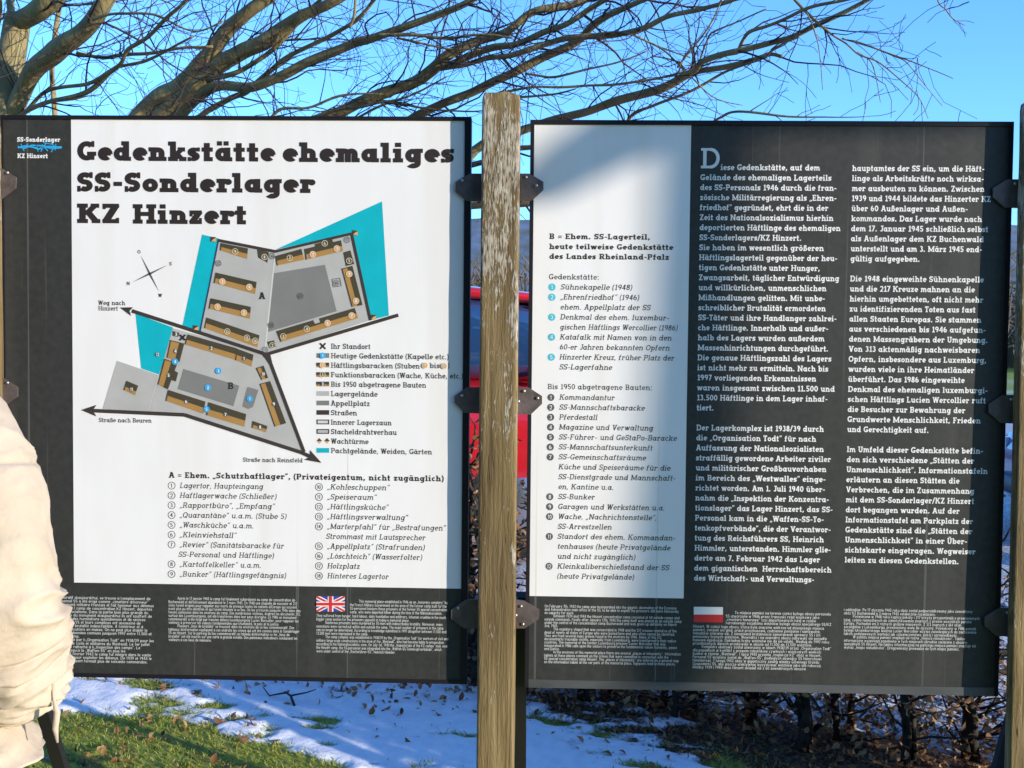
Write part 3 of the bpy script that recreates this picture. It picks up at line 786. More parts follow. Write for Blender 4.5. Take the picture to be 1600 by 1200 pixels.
C1 = [('iese Gedenkstätte, auf dem', 1281), ('Gelände des ehemaligen Lagerteils', 1299), ('des SS-Personals 1946 durch die fran-', 1307), ('zösische Militärregierung als „Ehren-', 1307), ('friedhof" gegründet, ehrt die in der', 1294), ('Zeit des Nationalsozialismus hierhin', 1302), ('deportierten Häftlinge des ehemaligen', 1313), ('SS-Sonderlagers/KZ Hinzert.', 1252), ('Sie haben im wesentlich größeren', 1287), ('Häftlingslagerteil gegenüber der heu-', 1308), ('tigen Gedenkstätte unter Hunger,', 1281), ('Zwangsarbeit, täglicher Entwürdigung', 1311), ('und willkürlichen, unmenschlichen', 1291), ('Mißhandlungen gelitten. Mit unbe-', 1289), ('schreiblicher Brutalität ermordeten', 1290), ('SS-Täter und ihre Handlanger zahlrei-', 1307), ('che Häftlinge. Innerhalb und außer-', 1294), ('halb des Lagers wurden außerdem', 1288), ('Massenhinrichtungen durchgeführt.', 1294), ('Die genaue Häftlingszahl des Lagers', 1299), ('ist nicht mehr zu ermitteln. Nach bis', 1294), ('1997 vorliegenden Erkenntnissen', 1275), ('waren insgesamt zwischen 11.500 und', 1304), ('13.500 Häftlinge in dem Lager inhaf-', 1293), ('tiert.', 1115), None,
      ('Der Lagerkomplex ist 1938/39 durch', 1287), ('die „Organisation Todt" für nach', 1275), ('Auffassung der Nationalsozialisten', 1287), ('straffällig gewordene Arbeiter ziviler', 1298), ('und militärischer Großbauvorhaben', 1291), ('im Bereich des „Westwalles" einge-', 1290), ('richtet worden. Am 1. Juli 1940 über-', 1289), ('nahm die „Inspektion der Konzentra-', 1295), ('tionslager" das Lager Hinzert, das SS-', 1301), ('Personal kam in die „Waffen-SS-To-', 1287), ('tenkopfverbände", die der Verantwor-', 1298), ('tung des Reichsführers SS, Heinrich', 1287), ('Himmler, unterstanden. Himmler glie-', 1298), ('derte am 7. Februar 1942 das Lager', 1281), ('dem gigantischen  Herrschaftsbereich', 1299), ('des Wirtschaft- und Verwaltungs-', 1272)]
pr = Print(YB)
pr.text('D', 1095, 263, 31, 2, 0, w=.16, sl=.10, px1=1125)
for i, e_ in enumerate(C1):
    if e_:
        by = 265.8 + i * 15.64; pr.text(e_[0], 1126 if i == 0 else 1094.5 - i * .245, by, 9.0, 2, 0, w=.195, sl=.085, trk=.075, px1=e_[1])
pr.build('text_column', M['wink'], RB)
C2 = [('hauptamtes der SS ein, um die Häft-', 1538), ('linge als Arbeitskräfte noch wirksa-', 1537), ('mer ausbeuten zu können. Zwischen', 1538), ('1939 und 1944 bildete das Hinzerter KZ', 1548), ('über 60 Außenlager und Außen-', 1512), ('kommandos. Das Lager wurde nach', 1534), ('dem 17. Januar 1945 schließlich selbst', 1544), ('als Außenlager dem KZ Buchenwald', 1537), ('unterstellt und am 3. März 1945 end-', 1534), ('gültig aufgegeben.', 1437), None,
      ('Die 1948 eingeweihte Sühnenkapelle', 1537), ('und die 217 Kreuze mahnen an die', 1523), ('hierhin umgebetteten, oft nicht mehr', 1536), ('zu identifizierenden Toten aus fast', 1524), ('allen Staaten Europas. Sie stammen', 1533), ('aus verschiedenen bis 1946 aufgefun-', 1540), ('denen Massengräbern der Umgebung.', 1543), ('Von 313 aktenmäßig nachweisbaren', 1531), ('Opfern, insbesondere aus Luxemburg,', 1541), ('wurden viele in ihre Heimatländer', 1522), ('überführt. Das 1986 eingeweihte', 1507), ('Denkmal des ehemaligen luxemburgi-', 1543), ('schen Häftlings Lucien Wercollier ruft', 1540), ('die Besucher zur Bewahrung der', 1508), ('Grundwerte Menschlichkeit, Frieden', 1532), ('und Gerechtigkeit auf.', 1451), None,
      ('Im Umfeld dieser Gedenkstätte befin-', 1536), ('den sich verschiedene „Stätten der', 1522), ('Unmenschlichkeit". Informationstafeln', 1543), ('erläutern an diesen Stätten die', 1499), ('Verbrechen, die im Zusammenhang', 1522), ('mit dem SS-Sonderlager/KZ Hinzert', 1522), ('dort begangen wurden. Auf der', 1499), ('Informationstafel am Parkplatz der', 1520), ('Gedenkstätte sind die „Stätten der', 1519), ('Unmenschlichkeit" in einer Über-', 1511), ('sichtskarte eingetragen. Wegweiser', 1524), ('leiten zu diesen Gedenkstellen.', 1498)]
pr = Print(YB)
for i, e_ in enumerate(C2):
    if e_:
        by = 267.3 + i * 15.68; pr.text(e_[0], 1331.5 - i * .30, by, 9.0, 2, 0, w=.195, sl=.085, trk=.075, px1=e_[1])
pr.build('text_column', M['wink'], RB)
EN2 = ("On February 7th, 1942 the camp was incorporated into the gigantic domination of the Economy and Administration main office of the SS, to be able to exploit the prisoners still more intensively as capacity for work.|Between 1939 and 1944 the Hinzert concentration camp consisted of 60 outside camps and outside commands. Finally after January 17th, 1945 the camp itself was placed as an outside camp under the control of the concentration camp Buchenwald and was given up definitely on March 3rd, 1945.|The expiatory chapel that was consecrated in 1948 and the 217 crosses remind us of the dead of nearly all states of Europe who were buried here and who often cannot be identified. They are from several mass graves found in the environs by 1946. Many of the 313 documentarily traceable victims, especially from Luxembourg, were transferred to their native countries. The memorial of the former Luxembourg prisoner Lucien Wercollier that was inaugurated in 1986 calls upon the visitors to preserve the fundamental values humanity, peace and justice.|"
       "In the environs of this memorial place there are several „places of inhumanity\". Information tablets at these places comment on the crimes that were committed in connection with the SS-special concentration camp Hinzert. The „places of inhumanity\" are entered on a general map on the information tablet at the car park of the memorial place. Signposts lead to these places.")
PL1 = ("|To miejsce pamięci na terenie części byłego obozu personelu SS utworzone w 1946 przez francuski rząd wojskowy jako „cmentarz honorowy\" czci deportowanych tutaj w czasie narodowego socjalizmu więźniów byłego obozu specjalnego SS/KZ Hinzert. W części tego obozu, która była znacznie większa od dzisiejszego miejsca pamięci, cierpieli oni głód, pracę przymusową, codzienne poniżanie i samowolne, nieludzkie znęcanie się. Z nieopisaną brutalnością zamordowali oprawcy SS i ich pomocnicy licznych więźniów. Wewnątrz i na zewnątrz obozu odbywały się ponadto masowe egzekucje. Dokładnej liczby więźniów nie da się ustalić. Według do 1997 roku przedłożonych danych przebywało w obozie od 11.500 do 13.500 więźniów.|Kompleks obozowy został utworzony w latach 1938/39 przez „Organisation Todt\" dla popadłych w konflikt z prawem robotników cywilnych i wojskowych wielkich budów w rejonie „Westwall\". 1 lipca 1940 przejęła „Inspekcja KZ\" obóz w Hinzert. Personel SS wcielony został do „Waffen-SS\", podległych dowódcy SS Heinrichowi Himmlerowi. 7 lutego 1942 obóz w gigantyczny zasięg władzy Głównego Urzędu Gospodarki SS, aby jeszcze efektywniej wyzyskiwać więźniów jako siłę roboczą. Między 1939 i 1944 obóz Hinzert składał się z 60 zewnętrznych obozów")
PL2 = ("i oddziałów. Po 17 stycznia 1945 roku obóz został podporządkowany jako zewnętrzny obóz KZ Buchenwald a 3 marca 1945 ostatecznie rozwiązany.|Poświęcona w 1948 roku kaplica pokuty i 217 krzyży przypominają o przeniesionych tutaj, często niemożliwych do zidentyfikowania zmarłych z prawie wszystkich państw Europy. Pochodzą oni z różnych grobów masowych. Z 313 znanych z akt ofiar, szczególnie z Luksemburga, przewieziono wiele do ojczyzny. Poświęcony w 1986 pomnik byłego luksemburskiego więźnia Lucien Wercollier wzywa zwiedzających do zachowania takich podstawowych wartości jak człowieczeństwo, pokój i sprawiedliwość.|W pobliżu miejsca pamięci znajdują się różne „miejsca nieludzkości\". Tablice informacyjne wyjaśniają popełnione w tych miejscach zbrodnie związane z obozem specjalnym SS Hinzert. Na tablicy informacyjnej na parkingu miejsca pamięci znajduje się wykaz „miejsc nieludzkości\". Drogowskazy prowadzą do tych miejsc pamięci.")
pr = Print(YB)
pr.column(EN2, 851, 949, 1067, 18, 5.12, 4.6, 2, 0, dx=-.05)
pr.column(PL1, 1083, 954, 1299, 18, 5.30, 4.6, 2, 0, xs=lambda i: 1134 if i < 5 else 1083 - .05*i)
pr.column(PL2, 1318.5, 954.5, 1526, 12, 5.35, 4.6, 2, 0)
pr.build('small_print', M['swink'], RB)
pr = Print(YB)
pr.ppoly([(1084,948), (1129.5,948.5), (1129.5,960.3), (1084,960)], 2, 0); pr.ppoly([(1084,960), (1129.5,960.3), (1129.5,972.5), (1084,972)], 2, 1)
pr.build('polish_flag', [M['wink'], M['fred']], RB)
child_fix(RB)

# ------------------------------------------------------------------ posts, brackets, braces
def wood_material():
    m = bpy.data.materials.new('weathered_post_wood'); m.use_nodes = True
    t = m.node_tree; b = t.nodes["Principled BSDF"]; N = t.nodes.new; L = t.links.new
    tc = N("ShaderNodeTexCoord")
    def mapping(sc):
        q = N("ShaderNodeMapping"); q.inputs["Scale"].default_value = sc; L(tc.outputs["Object"], q.inputs[0]); return q
    def nz(mp, s, d=6, dist=0.0):
        q = N("ShaderNodeTexNoise"); q.inputs["Scale"].default_value = s; q.inputs["Detail"].default_value = d; q.inputs["Distortion"].default_value = dist; L(mp.outputs[0], q.inputs["Vector"]); return q
    def ramp(src, stops):
        q = N("ShaderNodeValToRGB"); els = q.color_ramp.elements
        while len(els) < len(stops): els.new(0.5)
        for e, (p_, c_) in zip(els, stops): e.position = p_; e.color = (*c_, 1)
        L(src, q.inputs[0]); return q
    def mix(f, a, c, mode='MIX'):
        q = N("ShaderNodeMix"); q.data_type = 'RGBA'; q.blend_type = mode
        if isinstance(f, (int, float)): q.inputs[0].default_value = f
        else: L(f, q.inputs[0])
        L(a, q.inputs[6]); L(c, q.inputs[7]); return q.outputs[2]
    grain = nz(mapping((40, 40, 1.6)), 3.0, 8, 0.6)
    base = ramp(grain.outputs["Fac"], [(0.25, (0.085, 0.058, 0.026)), (0.48, (0.195, 0.138, 0.064)), (0.72, (0.275, 0.208, 0.112))])
    broad = nz(mapping((5, 5, 1.2)), 2.0, 3)
    tint = ramp(broad.outputs["Fac"], [(0.35, (0.75, 0.72, 0.70)), (0.65, (1.1, 1.08, 1.0))])
    c1 = mix(1.0, base.outputs[0], tint.outputs[0], 'MULTIPLY')
    # pale silvered flakes, most of them near the top
    fl = nz(mapping((58, 58, 13)), 4.0, 7, 0.35)
    patch = nz(mapping((9, 9, 2.4)), 2.2, 3, 0.3)
    sep = N("ShaderNodeSeparateXYZ"); L(tc.outputs["Object"], sep.inputs[0])
    hz = N("ShaderNodeMapRange"); hz.inputs[1].default_value = 0.7; hz.inputs[2].default_value = 2.15; hz.inputs[3].default_value = -0.10; hz.inputs[4].default_value = 0.22; L(sep.outputs[2], hz.inputs[0])
    a1 = N("ShaderNodeMath"); a1.operation = 'ADD'; L(patch.outputs["Fac"], a1.inputs[0]); L(hz.outputs[0], a1.inputs[1])
    a2 = N("ShaderNodeMath"); a2.operation = 'MULTIPLY_ADD'; a2.inputs[1].default_value = 0.55; L(fl.outputs["Fac"], a2.inputs[0]); L(a1.outputs[0], a2.inputs[2])
    fm = ramp(a2.outputs[0], [(0.915, (0, 0, 0)), (0.985, (1, 1, 1))])
    fg = nz(mapping((90, 90, 14)), 3.0, 5)
    fcol = ramp(fg.outputs["Fac"], [(0.36, (0.085, 0.062, 0.04)), (0.47, (0.30, 0.25, 0.18)), (0.64, (0.47, 0.42, 0.335))])
    c2_ = mix(fm.outputs[0], c1, fcol.outputs[0])
    # dark checks along the grain
    ck = nz(mapping((26, 26, 0.9)), 2.2, 3, 0.5)
    cm = ramp(ck.outputs["Fac"], [(0.488, (0, 0, 0)), (0.500, (1, 1, 1)), (0.512, (0, 0, 0))])
    ck2 = nz(mapping((3, 3, 3)), 3.0, 3)
    cm2 = ramp(ck2.outputs["Fac"], [(0.52, (0, 0, 0)), (0.6, (1, 1, 1))])
    cmm = N("ShaderNodeMath"); cmm.operation = 'MULTIPLY'; L(cm.outputs[0], cmm.inputs[0]); L(cm2.outputs[0], cmm.inputs[1])
    dk = N("ShaderNodeRGB"); dk.outputs[0].default_value = (0.035, 0.022, 0.010, 1)
    c3_ = mix(cmm.outputs[0], c2_, dk.outputs[0])
    # knots
    vo = N("ShaderNodeTexVoronoi"); vo.inputs["Scale"].default_value = 1.0; L(mapping((6.5, 6.5, 2.6)).outputs[0], vo.inputs["Vector"])
    km = ramp(vo.outputs["Distance"], [(0.02, (1, 1, 1)), (0.10, (0, 0, 0))])
    kc = N("ShaderNodeRGB"); kc.outputs[0].default_value = (0.055, 0.032, 0.014, 1)
    c4_ = mix(km.outputs[0], c3_, kc.outputs[0])
    L(c4_, b.inputs["Base Color"]); b.inputs["Roughness"].default_value = 0.8; b.inputs["Specular IOR Level"].default_value = 0.2
    bp = N("ShaderNodeBump"); bp.inputs["Strength"].default_value = 0.55; bp.inputs["Distance"].default_value = 0.004
    hsum = N("ShaderNodeMath"); hsum.operation = 'MULTIPLY_ADD'; hsum.inputs[1].default_value = 0.7; L(fm.outputs[0], hsum.inputs[0]); L(grain.outputs["Fac"], hsum.inputs[2])
    hs2 = N("ShaderNodeMath"); hs2.operation = 'MULTIPLY_ADD'; hs2.inputs[1].default_value = 0.8; L(fg.outputs["Fac"], hs2.inputs[0]); L(hsum.outputs[0], hs2.inputs[2])
    hs3 = N("ShaderNodeMath"); hs3.operation = 'SUBTRACT'; L(hs2.outputs[0], hs3.inputs[0]); L(cmm.outputs[0], hs3.inputs[1])
    L(hs3.outputs[0], bp.inputs["Height"]); L(bp.outputs[0], b.inputs["Normal"])
    return m
M['wood'] = wood_material()

def post_mesh(cx, hw, ztop, yf, yf_b, depth, seed):
    """squared timber with worn arrises; yf / yf_b: front face at the top / at the ground"""
    b = MB(); vs = []; fs = []
    ring = []
    rr = 0.007; n = 4
    for sx_, sy_, a0 in ((1, -1, -90), (1, 1, 0), (-1, 1, 90), (-1, -1, 180)):
        for i in range(n + 1):
            a = R(a0 + 90 * i / n); ring.append((sx_ * (hw - rr) + rr * math.cos(a), sy_ * (depth/2 - rr) + rr * math.sin(a)))
    full = []
    for i in range(len(ring)):
        p0, p1 = ring[i], ring[(i + 1) % len(ring)]
        full.append(p0)
        d = math.hypot(p1[0]-p0[0], p1[1]-p0[1])
        if d > 0.03:
            for k in range(1, 8): full.append((p0[0] + (p1[0]-p0[0])*k/8, p0[1] + (p1[1]-p0[1])*k/8))
    K = len(full); zs = [-0.3 + (ztop - 0.03 + 0.3) * i / 140 for i in range(141)] + [ztop - 0.03 + 0.003 * i for i in range(1, 11)]
    for z in zs:
        t = max(0, min(1, z / ztop)); y0 = yf_b + (yf - yf_b) * t + depth / 2
        for x, y in full:
            s = 1 + 0.0
            nn = noise.noise(Vector((x*18 + seed, y*18, z*2.2))) * 0.0016 + noise.noise(Vector((x*70, y*70 + seed, z*9))) * 0.0009
            l = math.hypot(x, y); dz = 0
            e_ = max(0, (z - (ztop - 0.022)) / 0.022); nn -= l * 0.0 + 0.006 * e_ ** 2.5 if abs(x) + abs(y) > hw * 1.25 else 0.002 * e_ ** 2.5
            if z == zs[-1]: dz = noise.noise(Vector((x*40, y*40, seed))) * 0.006
            vs.append((cx + x * (1 + nn / l), y0 + y * (1 + nn / l), z + dz))
    for i in range(150):
        for j in range(K): fs.append((i*K+j, i*K+(j+1)%K, (i+1)*K+(j+1)%K, (i+1)*K+j))
    b.add(vs, fs, 0, True)
    # worn, slightly domed end grain
    o = 150 * K; c = (cx, yf + depth/2, ztop + 0.006)
    b.add([vs[o + j] for j in range(K)] + [c], [(j, (j+1) % K, K) for j in range(K)], 0, False)
    return b

def plate(parent, pts, inner_px, bolts):
    """octagon-ended steel plate over the board edge, with a web behind it reaching back along the post side"""
    b = MB(); yy = YB - 0.0085
    q = [P(x, y, yy) for x, y in pts]
    # keep it square to the board
    q = [Vector((p.x, yy, p.z)) for p in q]
    b.prism(q, (0, -1, 0), 0.006)
    xi = P(inner_px, pts[0][1], yy).x; xo = P(pts[1][0], pts[1][1], yy).x
    z1 = q[0].z; z0 = q[-1].z
    a, c = sorted((xi, xi + (xo - xi) * 0.28))
    b.box((a, yy + 0.0065, z0 + 0.004), (c, yy + 0.06, z1 - 0.002))
    o = b.build('bracket', M['plate'], parent)
    for bx, by_ in bolts:
        p = P(bx, by_, yy); k = MB(); k.tube([(p.x, yy + 0.002, p.z), (p.x, yy - 0.004, p.z)], [0.0045, 0.0038], 8); k.build('bolt', M['bolt'], o)
def brace(parent, x, ya, za, yb_, w=0.036):
    b = MB(); zb = ground_z(x, yb_) - 0.1
    d = Vector((0, yb_ - ya, zb - za)).normalized(); n = Vector((0, -d.z, d.y)) * 0.012
    pa, pb = Vector((x, ya, za)), Vector((x, yb_, zb)); h = Vector((w/2, 0, 0))
    vs = [pa - h - n, pa + h - n, pa + h + n, pa - h + n, pb - h - n, pb + h - n, pb + h + n, pb - h + n]
    b.add(vs, [(0,1,2,3), (7,6,5,4), (0,4,5,1), (1,5,6,2), (2,6,7,3), (3,7,4,0)])
    b.build('brace', M['brace'], parent)

PD = 0.08
# middle post
yf = YB - 0.050
px_l, px_r = P(750, 400, yf).x, P(810, 400, yf).x
pl, prr = P(745.5, 1100, yf).x, P(804, 1100, yf).x
mx, mh = (px_l + px_r + pl + prr) / 4, (px_r - px_l + prr - pl) / 4
mp = post_mesh(mx, mh, P(780, 145, yf).z, yf, yf, PD, 3.0).build('wooden_post', M['wood'], label='squared timber post between the two boards, pale and flaking at the top', cat='post', group='wooden posts carrying the boards')
plate(mp, [(752,271),(734,271),(711,285),(711,299),(729,314),(752,314)], 750, [(722,282)])
plate(mp, [(808,271),(827,271),(849,284),(849,297),(830,314),(808,314)], 810, [(822,277),(838,290)])
plate(mp, [(749,605),(730,605),(710,619),(710,629),(725,645),(749,646)], 748, [(722,618)])
plate(mp, [(806,605),(827,606),(847,619),(847,631),(829,648),(806,647)], 808, [(819,611),(810,627),(840,622)])
plate(mp, [(747,937),(728,937),(705,953),(705,967),(725,982),(747,982)], 746, [(716,950)])
plate(mp, [(803,937),(819,939),(843,953),(842,967),(820,982),(803,982)], 804, [(814,947),(806,961),(817,975)])
brace(mp, P(812, 1200, 3.04).x, YB + 0.04, 0.95, 3.25)
# right post
yt, ybm = YB - 0.046, YB - 0.066
rl = (P(1598, 200, yt).x + P(1583, 1150, ybm).x) / 2
rp = post_mesh(rl + mh, mh, P(1600, 158, yt).z, yt, ybm, 0.034, 11.0).build('wooden_post', M['wood'], label='squared timber post at the right edge, clear tan wood beside the charcoal board', cat='post', group='wooden posts carrying the boards')
for y_ in (280, 617, 950): plate(rp, [(1594 - (y_-280)*.018,y_),(1574 - (y_-280)*.018,y_),(1552 - (y_-280)*.02,y_+14),(1552 - (y_-280)*.02,y_+28),(1570 - (y_-280)*.018,y_+44),(1594 - (y_-280)*.018,y_+45)], 1593 - (y_-280)*.018, [(1586 - (y_-280)*.018, y_+7)])
brace(rp, P(1553, 1200, 3.04).x, YB + 0.04, 0.95, 3.25)
# left post
lr = P(-9, 600, yf).x
lp = post_mesh(lr - mh, mh, P(-30, 190, yf).z, yf, yf, PD, 23.0).build('wooden_post', M['wood'], label='squared timber post just past the left edge, mostly hidden by the person', cat='post', group='wooden posts carrying the boards')
plate(lp, [(-12,263),(2,263),(25,277),(24,294),(2,311),(-10,311)], -8, [(12,270)])
plate(lp, [(-9,590),(6,591),(27,605),(27,620),(6,635),(-9,635)], -7, [(12,598)])
plate(lp, [(-8,920),(6,921),(27,935),(27,950),(6,964),(-8,964)], -6, [(12,928)])
brace(lp, P(88, 1200, 3.04).x, YB + 0.04, 0.95, 3.25)
# ------------------------------------------------------------------ ground
def snow_at(x, y):
    u = x + 1.636 * (y - 3.77)
    n = fbm(x * 2.3 + 5, y * 4.6, 1.3, 5) * 0.60 + fbm(x * 7, y * 17, 4.1, 4) * 0.50
    far = sstep(3.78, 3.98, y + 0.12 * noise.noise(Vector((x*2.2, y*2, 5))))
    if u < 0.3: cov = -0.60 + 1.10 * max(sstep(-1.35, -0.55, u + 0.2 * noise.noise(Vector((x*2, y*2, 0)))), far * .92)
    else: cov = 0.24
    if x > 0.25: cov -= 0.95 * sstep(0.3, 0.95, x + (y - 4.0) * 0.9)
    if y > 4.55: cov -= 0.7 * sstep(4.5, 4.9, y)
    return cov + n
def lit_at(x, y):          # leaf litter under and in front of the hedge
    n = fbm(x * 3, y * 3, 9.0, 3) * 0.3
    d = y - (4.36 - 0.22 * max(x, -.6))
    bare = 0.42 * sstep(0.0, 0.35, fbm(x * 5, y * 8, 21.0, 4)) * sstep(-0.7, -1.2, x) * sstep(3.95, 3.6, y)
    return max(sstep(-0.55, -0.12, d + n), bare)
def gravel_at(x, y):
    n = fbm(x * 2, y * 2, 3.0, 3) * 0.12
    return sstep(-0.1, 0.1, y - (4.45 - 0.24 * max(-.6, min(x, 3))) + n) if x > -3.5 else 0.0
def axis(fine0, fine1, step, lo, hi):
    a = []; v = fine0
    while v <= fine1: a.append(v); v += step
    up, s = a[-1], step
    right = []
    while up < hi: s *= 1.22; up += s; right.append(min(up, hi))
    dn, s = a[0], step; left = []
    while dn > lo: s *= 1.22; dn -= s; left.append(max(dn, lo))
    return left[::-1] + a + right
xs = axis(-2.3, 2.4, 0.018, -900, 900); ys = axis(3.30, 4.9, 0.014, -200, 1500)
vs = []; att = []
for y in ys:
    for x in xs:
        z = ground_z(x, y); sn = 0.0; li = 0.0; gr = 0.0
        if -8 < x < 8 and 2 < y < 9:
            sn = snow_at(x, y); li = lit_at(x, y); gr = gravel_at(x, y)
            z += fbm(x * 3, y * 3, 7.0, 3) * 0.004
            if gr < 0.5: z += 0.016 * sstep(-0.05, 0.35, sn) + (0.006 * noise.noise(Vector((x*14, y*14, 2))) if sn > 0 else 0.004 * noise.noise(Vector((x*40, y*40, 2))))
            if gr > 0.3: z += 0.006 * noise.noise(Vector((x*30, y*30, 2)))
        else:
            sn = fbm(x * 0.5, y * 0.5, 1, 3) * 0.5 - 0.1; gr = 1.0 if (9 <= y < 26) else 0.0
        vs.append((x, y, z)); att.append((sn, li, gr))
nx = len(xs)
fs = [(j*nx+i, j*nx+i+1, (j+1)*nx+i+1, (j+1)*nx+i) for j in range(len(ys)-1) for i in range(nx-1)]
me = bpy.data.meshes.new('ground'); me.from_pydata(vs, [], fs); me.update()
me.polygons.foreach_set("use_smooth", [True] * len(fs))
ca = me.attributes.new('cover', 'FLOAT_VECTOR', 'POINT')
ca.data.foreach_set('vector', [c for a in att for c in a])
def ground_material():
    m = bpy.data.materials.new('meadow_snow_gravel'); m.use_nodes = True
    t = m.node_tree; b = t.nodes["Principled BSDF"]; N = t.nodes.new; L = t.links.new
    at = N("ShaderNodeAttribute"); at.attribute_name = 'cover'
    sp = N("ShaderNodeSeparateXYZ"); L(at.outputs["Vector"], sp.inputs[0])
    tc = N("ShaderNodeTexCoord")
    def nz(s, d=6):
        q = N("ShaderNodeTexNoise"); q.inputs["Scale"].default_value = s; q.inputs["Detail"].default_value = d; L(tc.outputs["Object"], q.inputs["Vector"]); return q.outputs["Fac"]
    def ramp(src, stops):
        q = N("ShaderNodeValToRGB"); els = q.color_ramp.elements
        while len(els) < len(stops): els.new(0.5)
        for e, (p_, c_) in zip(els, stops): e.position = p_; e.color = (*c_, 1)
        L(src, q.inputs[0]); return q.outputs[0]
    def mix(f, a, c):
        q = N("ShaderNodeMix"); q.data_type = 'RGBA'; L(f, q.inputs[0]); L(a, q.inputs[6]); L(c, q.inputs[7]); return q.outputs[2]
    def edge(src, nsrc, amt, lo, hi):
        a = N("ShaderNodeMath"); a.operation = 'MULTIPLY_ADD'; a.inputs[1].default_value = amt; L(nsrc, a.inputs[0]); L(src, a.inputs[2])
        r = N("ShaderNodeMapRange"); r.inputs[1].default_value = lo; r.inputs[2].default_value = hi; L(a.outputs[0], r.inputs[0]); return r.outputs[0]
    fine = nz(90, 4)
    grass = ramp(nz(38, 6), [(0.3, (0.18, 0.185, 0.030)), (0.5, (0.31, 0.355, 0.050)), (0.66, (0.42, 0.40, 0.09)), (0.8, (0.38, 0.26, 0.13))])
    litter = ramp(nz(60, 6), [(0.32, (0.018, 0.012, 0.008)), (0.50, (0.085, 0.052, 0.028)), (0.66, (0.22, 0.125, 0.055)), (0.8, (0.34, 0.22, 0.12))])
    gravel = ramp(nz(70, 5), [(0.3, (0.12, 0.11, 0.11)), (0.5, (0.50, 0.48, 0.46)), (0.66, (0.85, 0.84, 0.83))])
    snow = ramp(nz(25, 5), [(0.3, (0.80, 0.82, 0.86)), (0.6, (0.90, 0.91, 0.93))])
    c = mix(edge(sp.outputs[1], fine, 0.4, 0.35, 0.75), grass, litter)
    c = mix(edge(sp.outputs[2], fine, 0.5, 0.5, 0.9), c, gravel)
    sf = edge(sp.outputs[0], fine, 0.45, 0.22, 0.42)
    inv = N("ShaderNodeMath"); inv.operation = 'MULTIPLY'
    om = N("ShaderNodeMath"); om.operation = 'SUBTRACT'; om.inputs[0].default_value = 1.0; L(sp.outputs[2], om.inputs[1]); L(sf, inv.inputs[0]); L(om.outputs[0], inv.inputs[1])
    c = mix(inv.outputs[0], c, snow)
    L(c, b.inputs["Base Color"]); b.inputs["Roughness"].default_value = 0.85; b.inputs["Specular IOR Level"].default_value = 0.25
    bp = N("ShaderNodeBump"); bp.inputs["Strength"].default_value = 0.3; bp.inputs["Distance"].default_value = 0.010
    L(nz(55, 6), bp.inputs["Height"]); L(bp.outputs[0], b.inputs["Normal"])
    return m
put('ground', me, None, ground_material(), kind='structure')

# grass blades and fallen leaves: nobody could count them
gb = MB(); r_ = random.Random(3); k = 0
while k < 8500:
    x = r_.uniform(-2.5, 0.9); y = r_.uniform(3.35, 4.7)
    if abs(x) > y * 0.49 + 0.1: continue
    sn = snow_at(x, y)
    if sn > 0.06 + r_.random() * 0.12 or lit_at(x, y) > r_.random(): 
        if r_.random() > 0.008: continue
    k += 1
    z = ground_z(x, y) + 0.004 + (0.012 if sn > 0.1 else 0); h = r_.uniform(0.006, 0.018) * (1.3 if r_.random() < .1 else 1); a = r_.uniform(0, 6.28); w = r_.uniform(0.0012, 0.0024)
    lx, ly = math.cos(a), math.sin(a); bend = r_.uniform(0.5, 1.9) * h
    b2 = a + r_.uniform(0.5, 2.6); bx, by_ = math.cos(b2) * bend, math.sin(b2) * bend
    gb.add([(x - lx*w, y - ly*w, z), (x + lx*w, y + ly*w, z), (x + bx*.45 + lx*w*.7, y + by_*.45 + ly*w*.7, z + h*.65), (x + bx*.45 - lx*w*.7, y + by_*.45 - ly*w*.7, z + h*.65), (x + bx, y + by_, z + h)], [(0,1,2,3), (3,2,4)])
M['grass'] = mat('grass_blades', (0.09, 0.14, 0.02), 0.6, transl=0.3, island=[(0.20, 0.25, 0.03), (0.30, 0.36, 0.045), (0.38, 0.40, 0.07), (0.46, 0.38, 0.16)])
gb.build('grass', M['grass'], label='short winter grass showing between the snow patches', cat='grass', kind='stuff')

def leaf(b, p, size, rr, curl=0.35, mi=0):
    d = Vector((rr.gauss(0, 1), rr.gauss(0, 1), rr.gauss(0, 1))).normalized()
    u = d.orthogonal().normalized(); u.rotate(Matrix.Rotation(rr.uniform(0, 6.28), 3, d)); w = d.cross(u)
    L_, W_ = size, size * rr.uniform(0.45, 0.65); p = Vector(p)
    tw_ = rr.uniform(-.5, .5)
    def q(t, s, h): return p + u * L_ * t + (w + d * tw_ * t) * W_ * .5 * s + d * (L_ * h)
    b.add([p, q(.28, .8, curl*.5), q(.6, .9, curl*.55), q(1, 0, -.05), q(.6, -.9, curl*.55), q(.28, -.8, curl*.5), q(.3, 0, curl*.15), q(.62, 0, curl*.2)],
          [(0,1,6), (1,2,7,6), (2,3,7), (3,4,7), (4,5,6,7), (5,0,6)], mi, True)
fl = MB(); r_ = random.Random(11)
for i in range(9000):
    x = r_.uniform(-2.4, 2.3); y = r_.uniform(3.4, 5.2)
    keep = 0.03 + 0.9 * lit_at(x, y) + (0.12 if x < -0.9 and y < 3.95 else 0)
    if r_.random() > keep: continue
    leaf(fl, (x, y, ground_z(x, y) + 0.014), r_.uniform(0.016, 0.042), r_)
M['deadleaf'] = mat('dead_beech_leaves', (0.3, 0.15, 0.06), 0.55, transl=0.35, island=[(0.10, 0.045, 0.018), (0.26, 0.12, 0.045), (0.42, 0.22, 0.09), (0.52, 0.33, 0.17)])
fl.build('fallen_leaves', M['deadleaf'], label='brown beech leaves lying on the lawn and under the hedge', cat='leaf litter', kind='stuff')

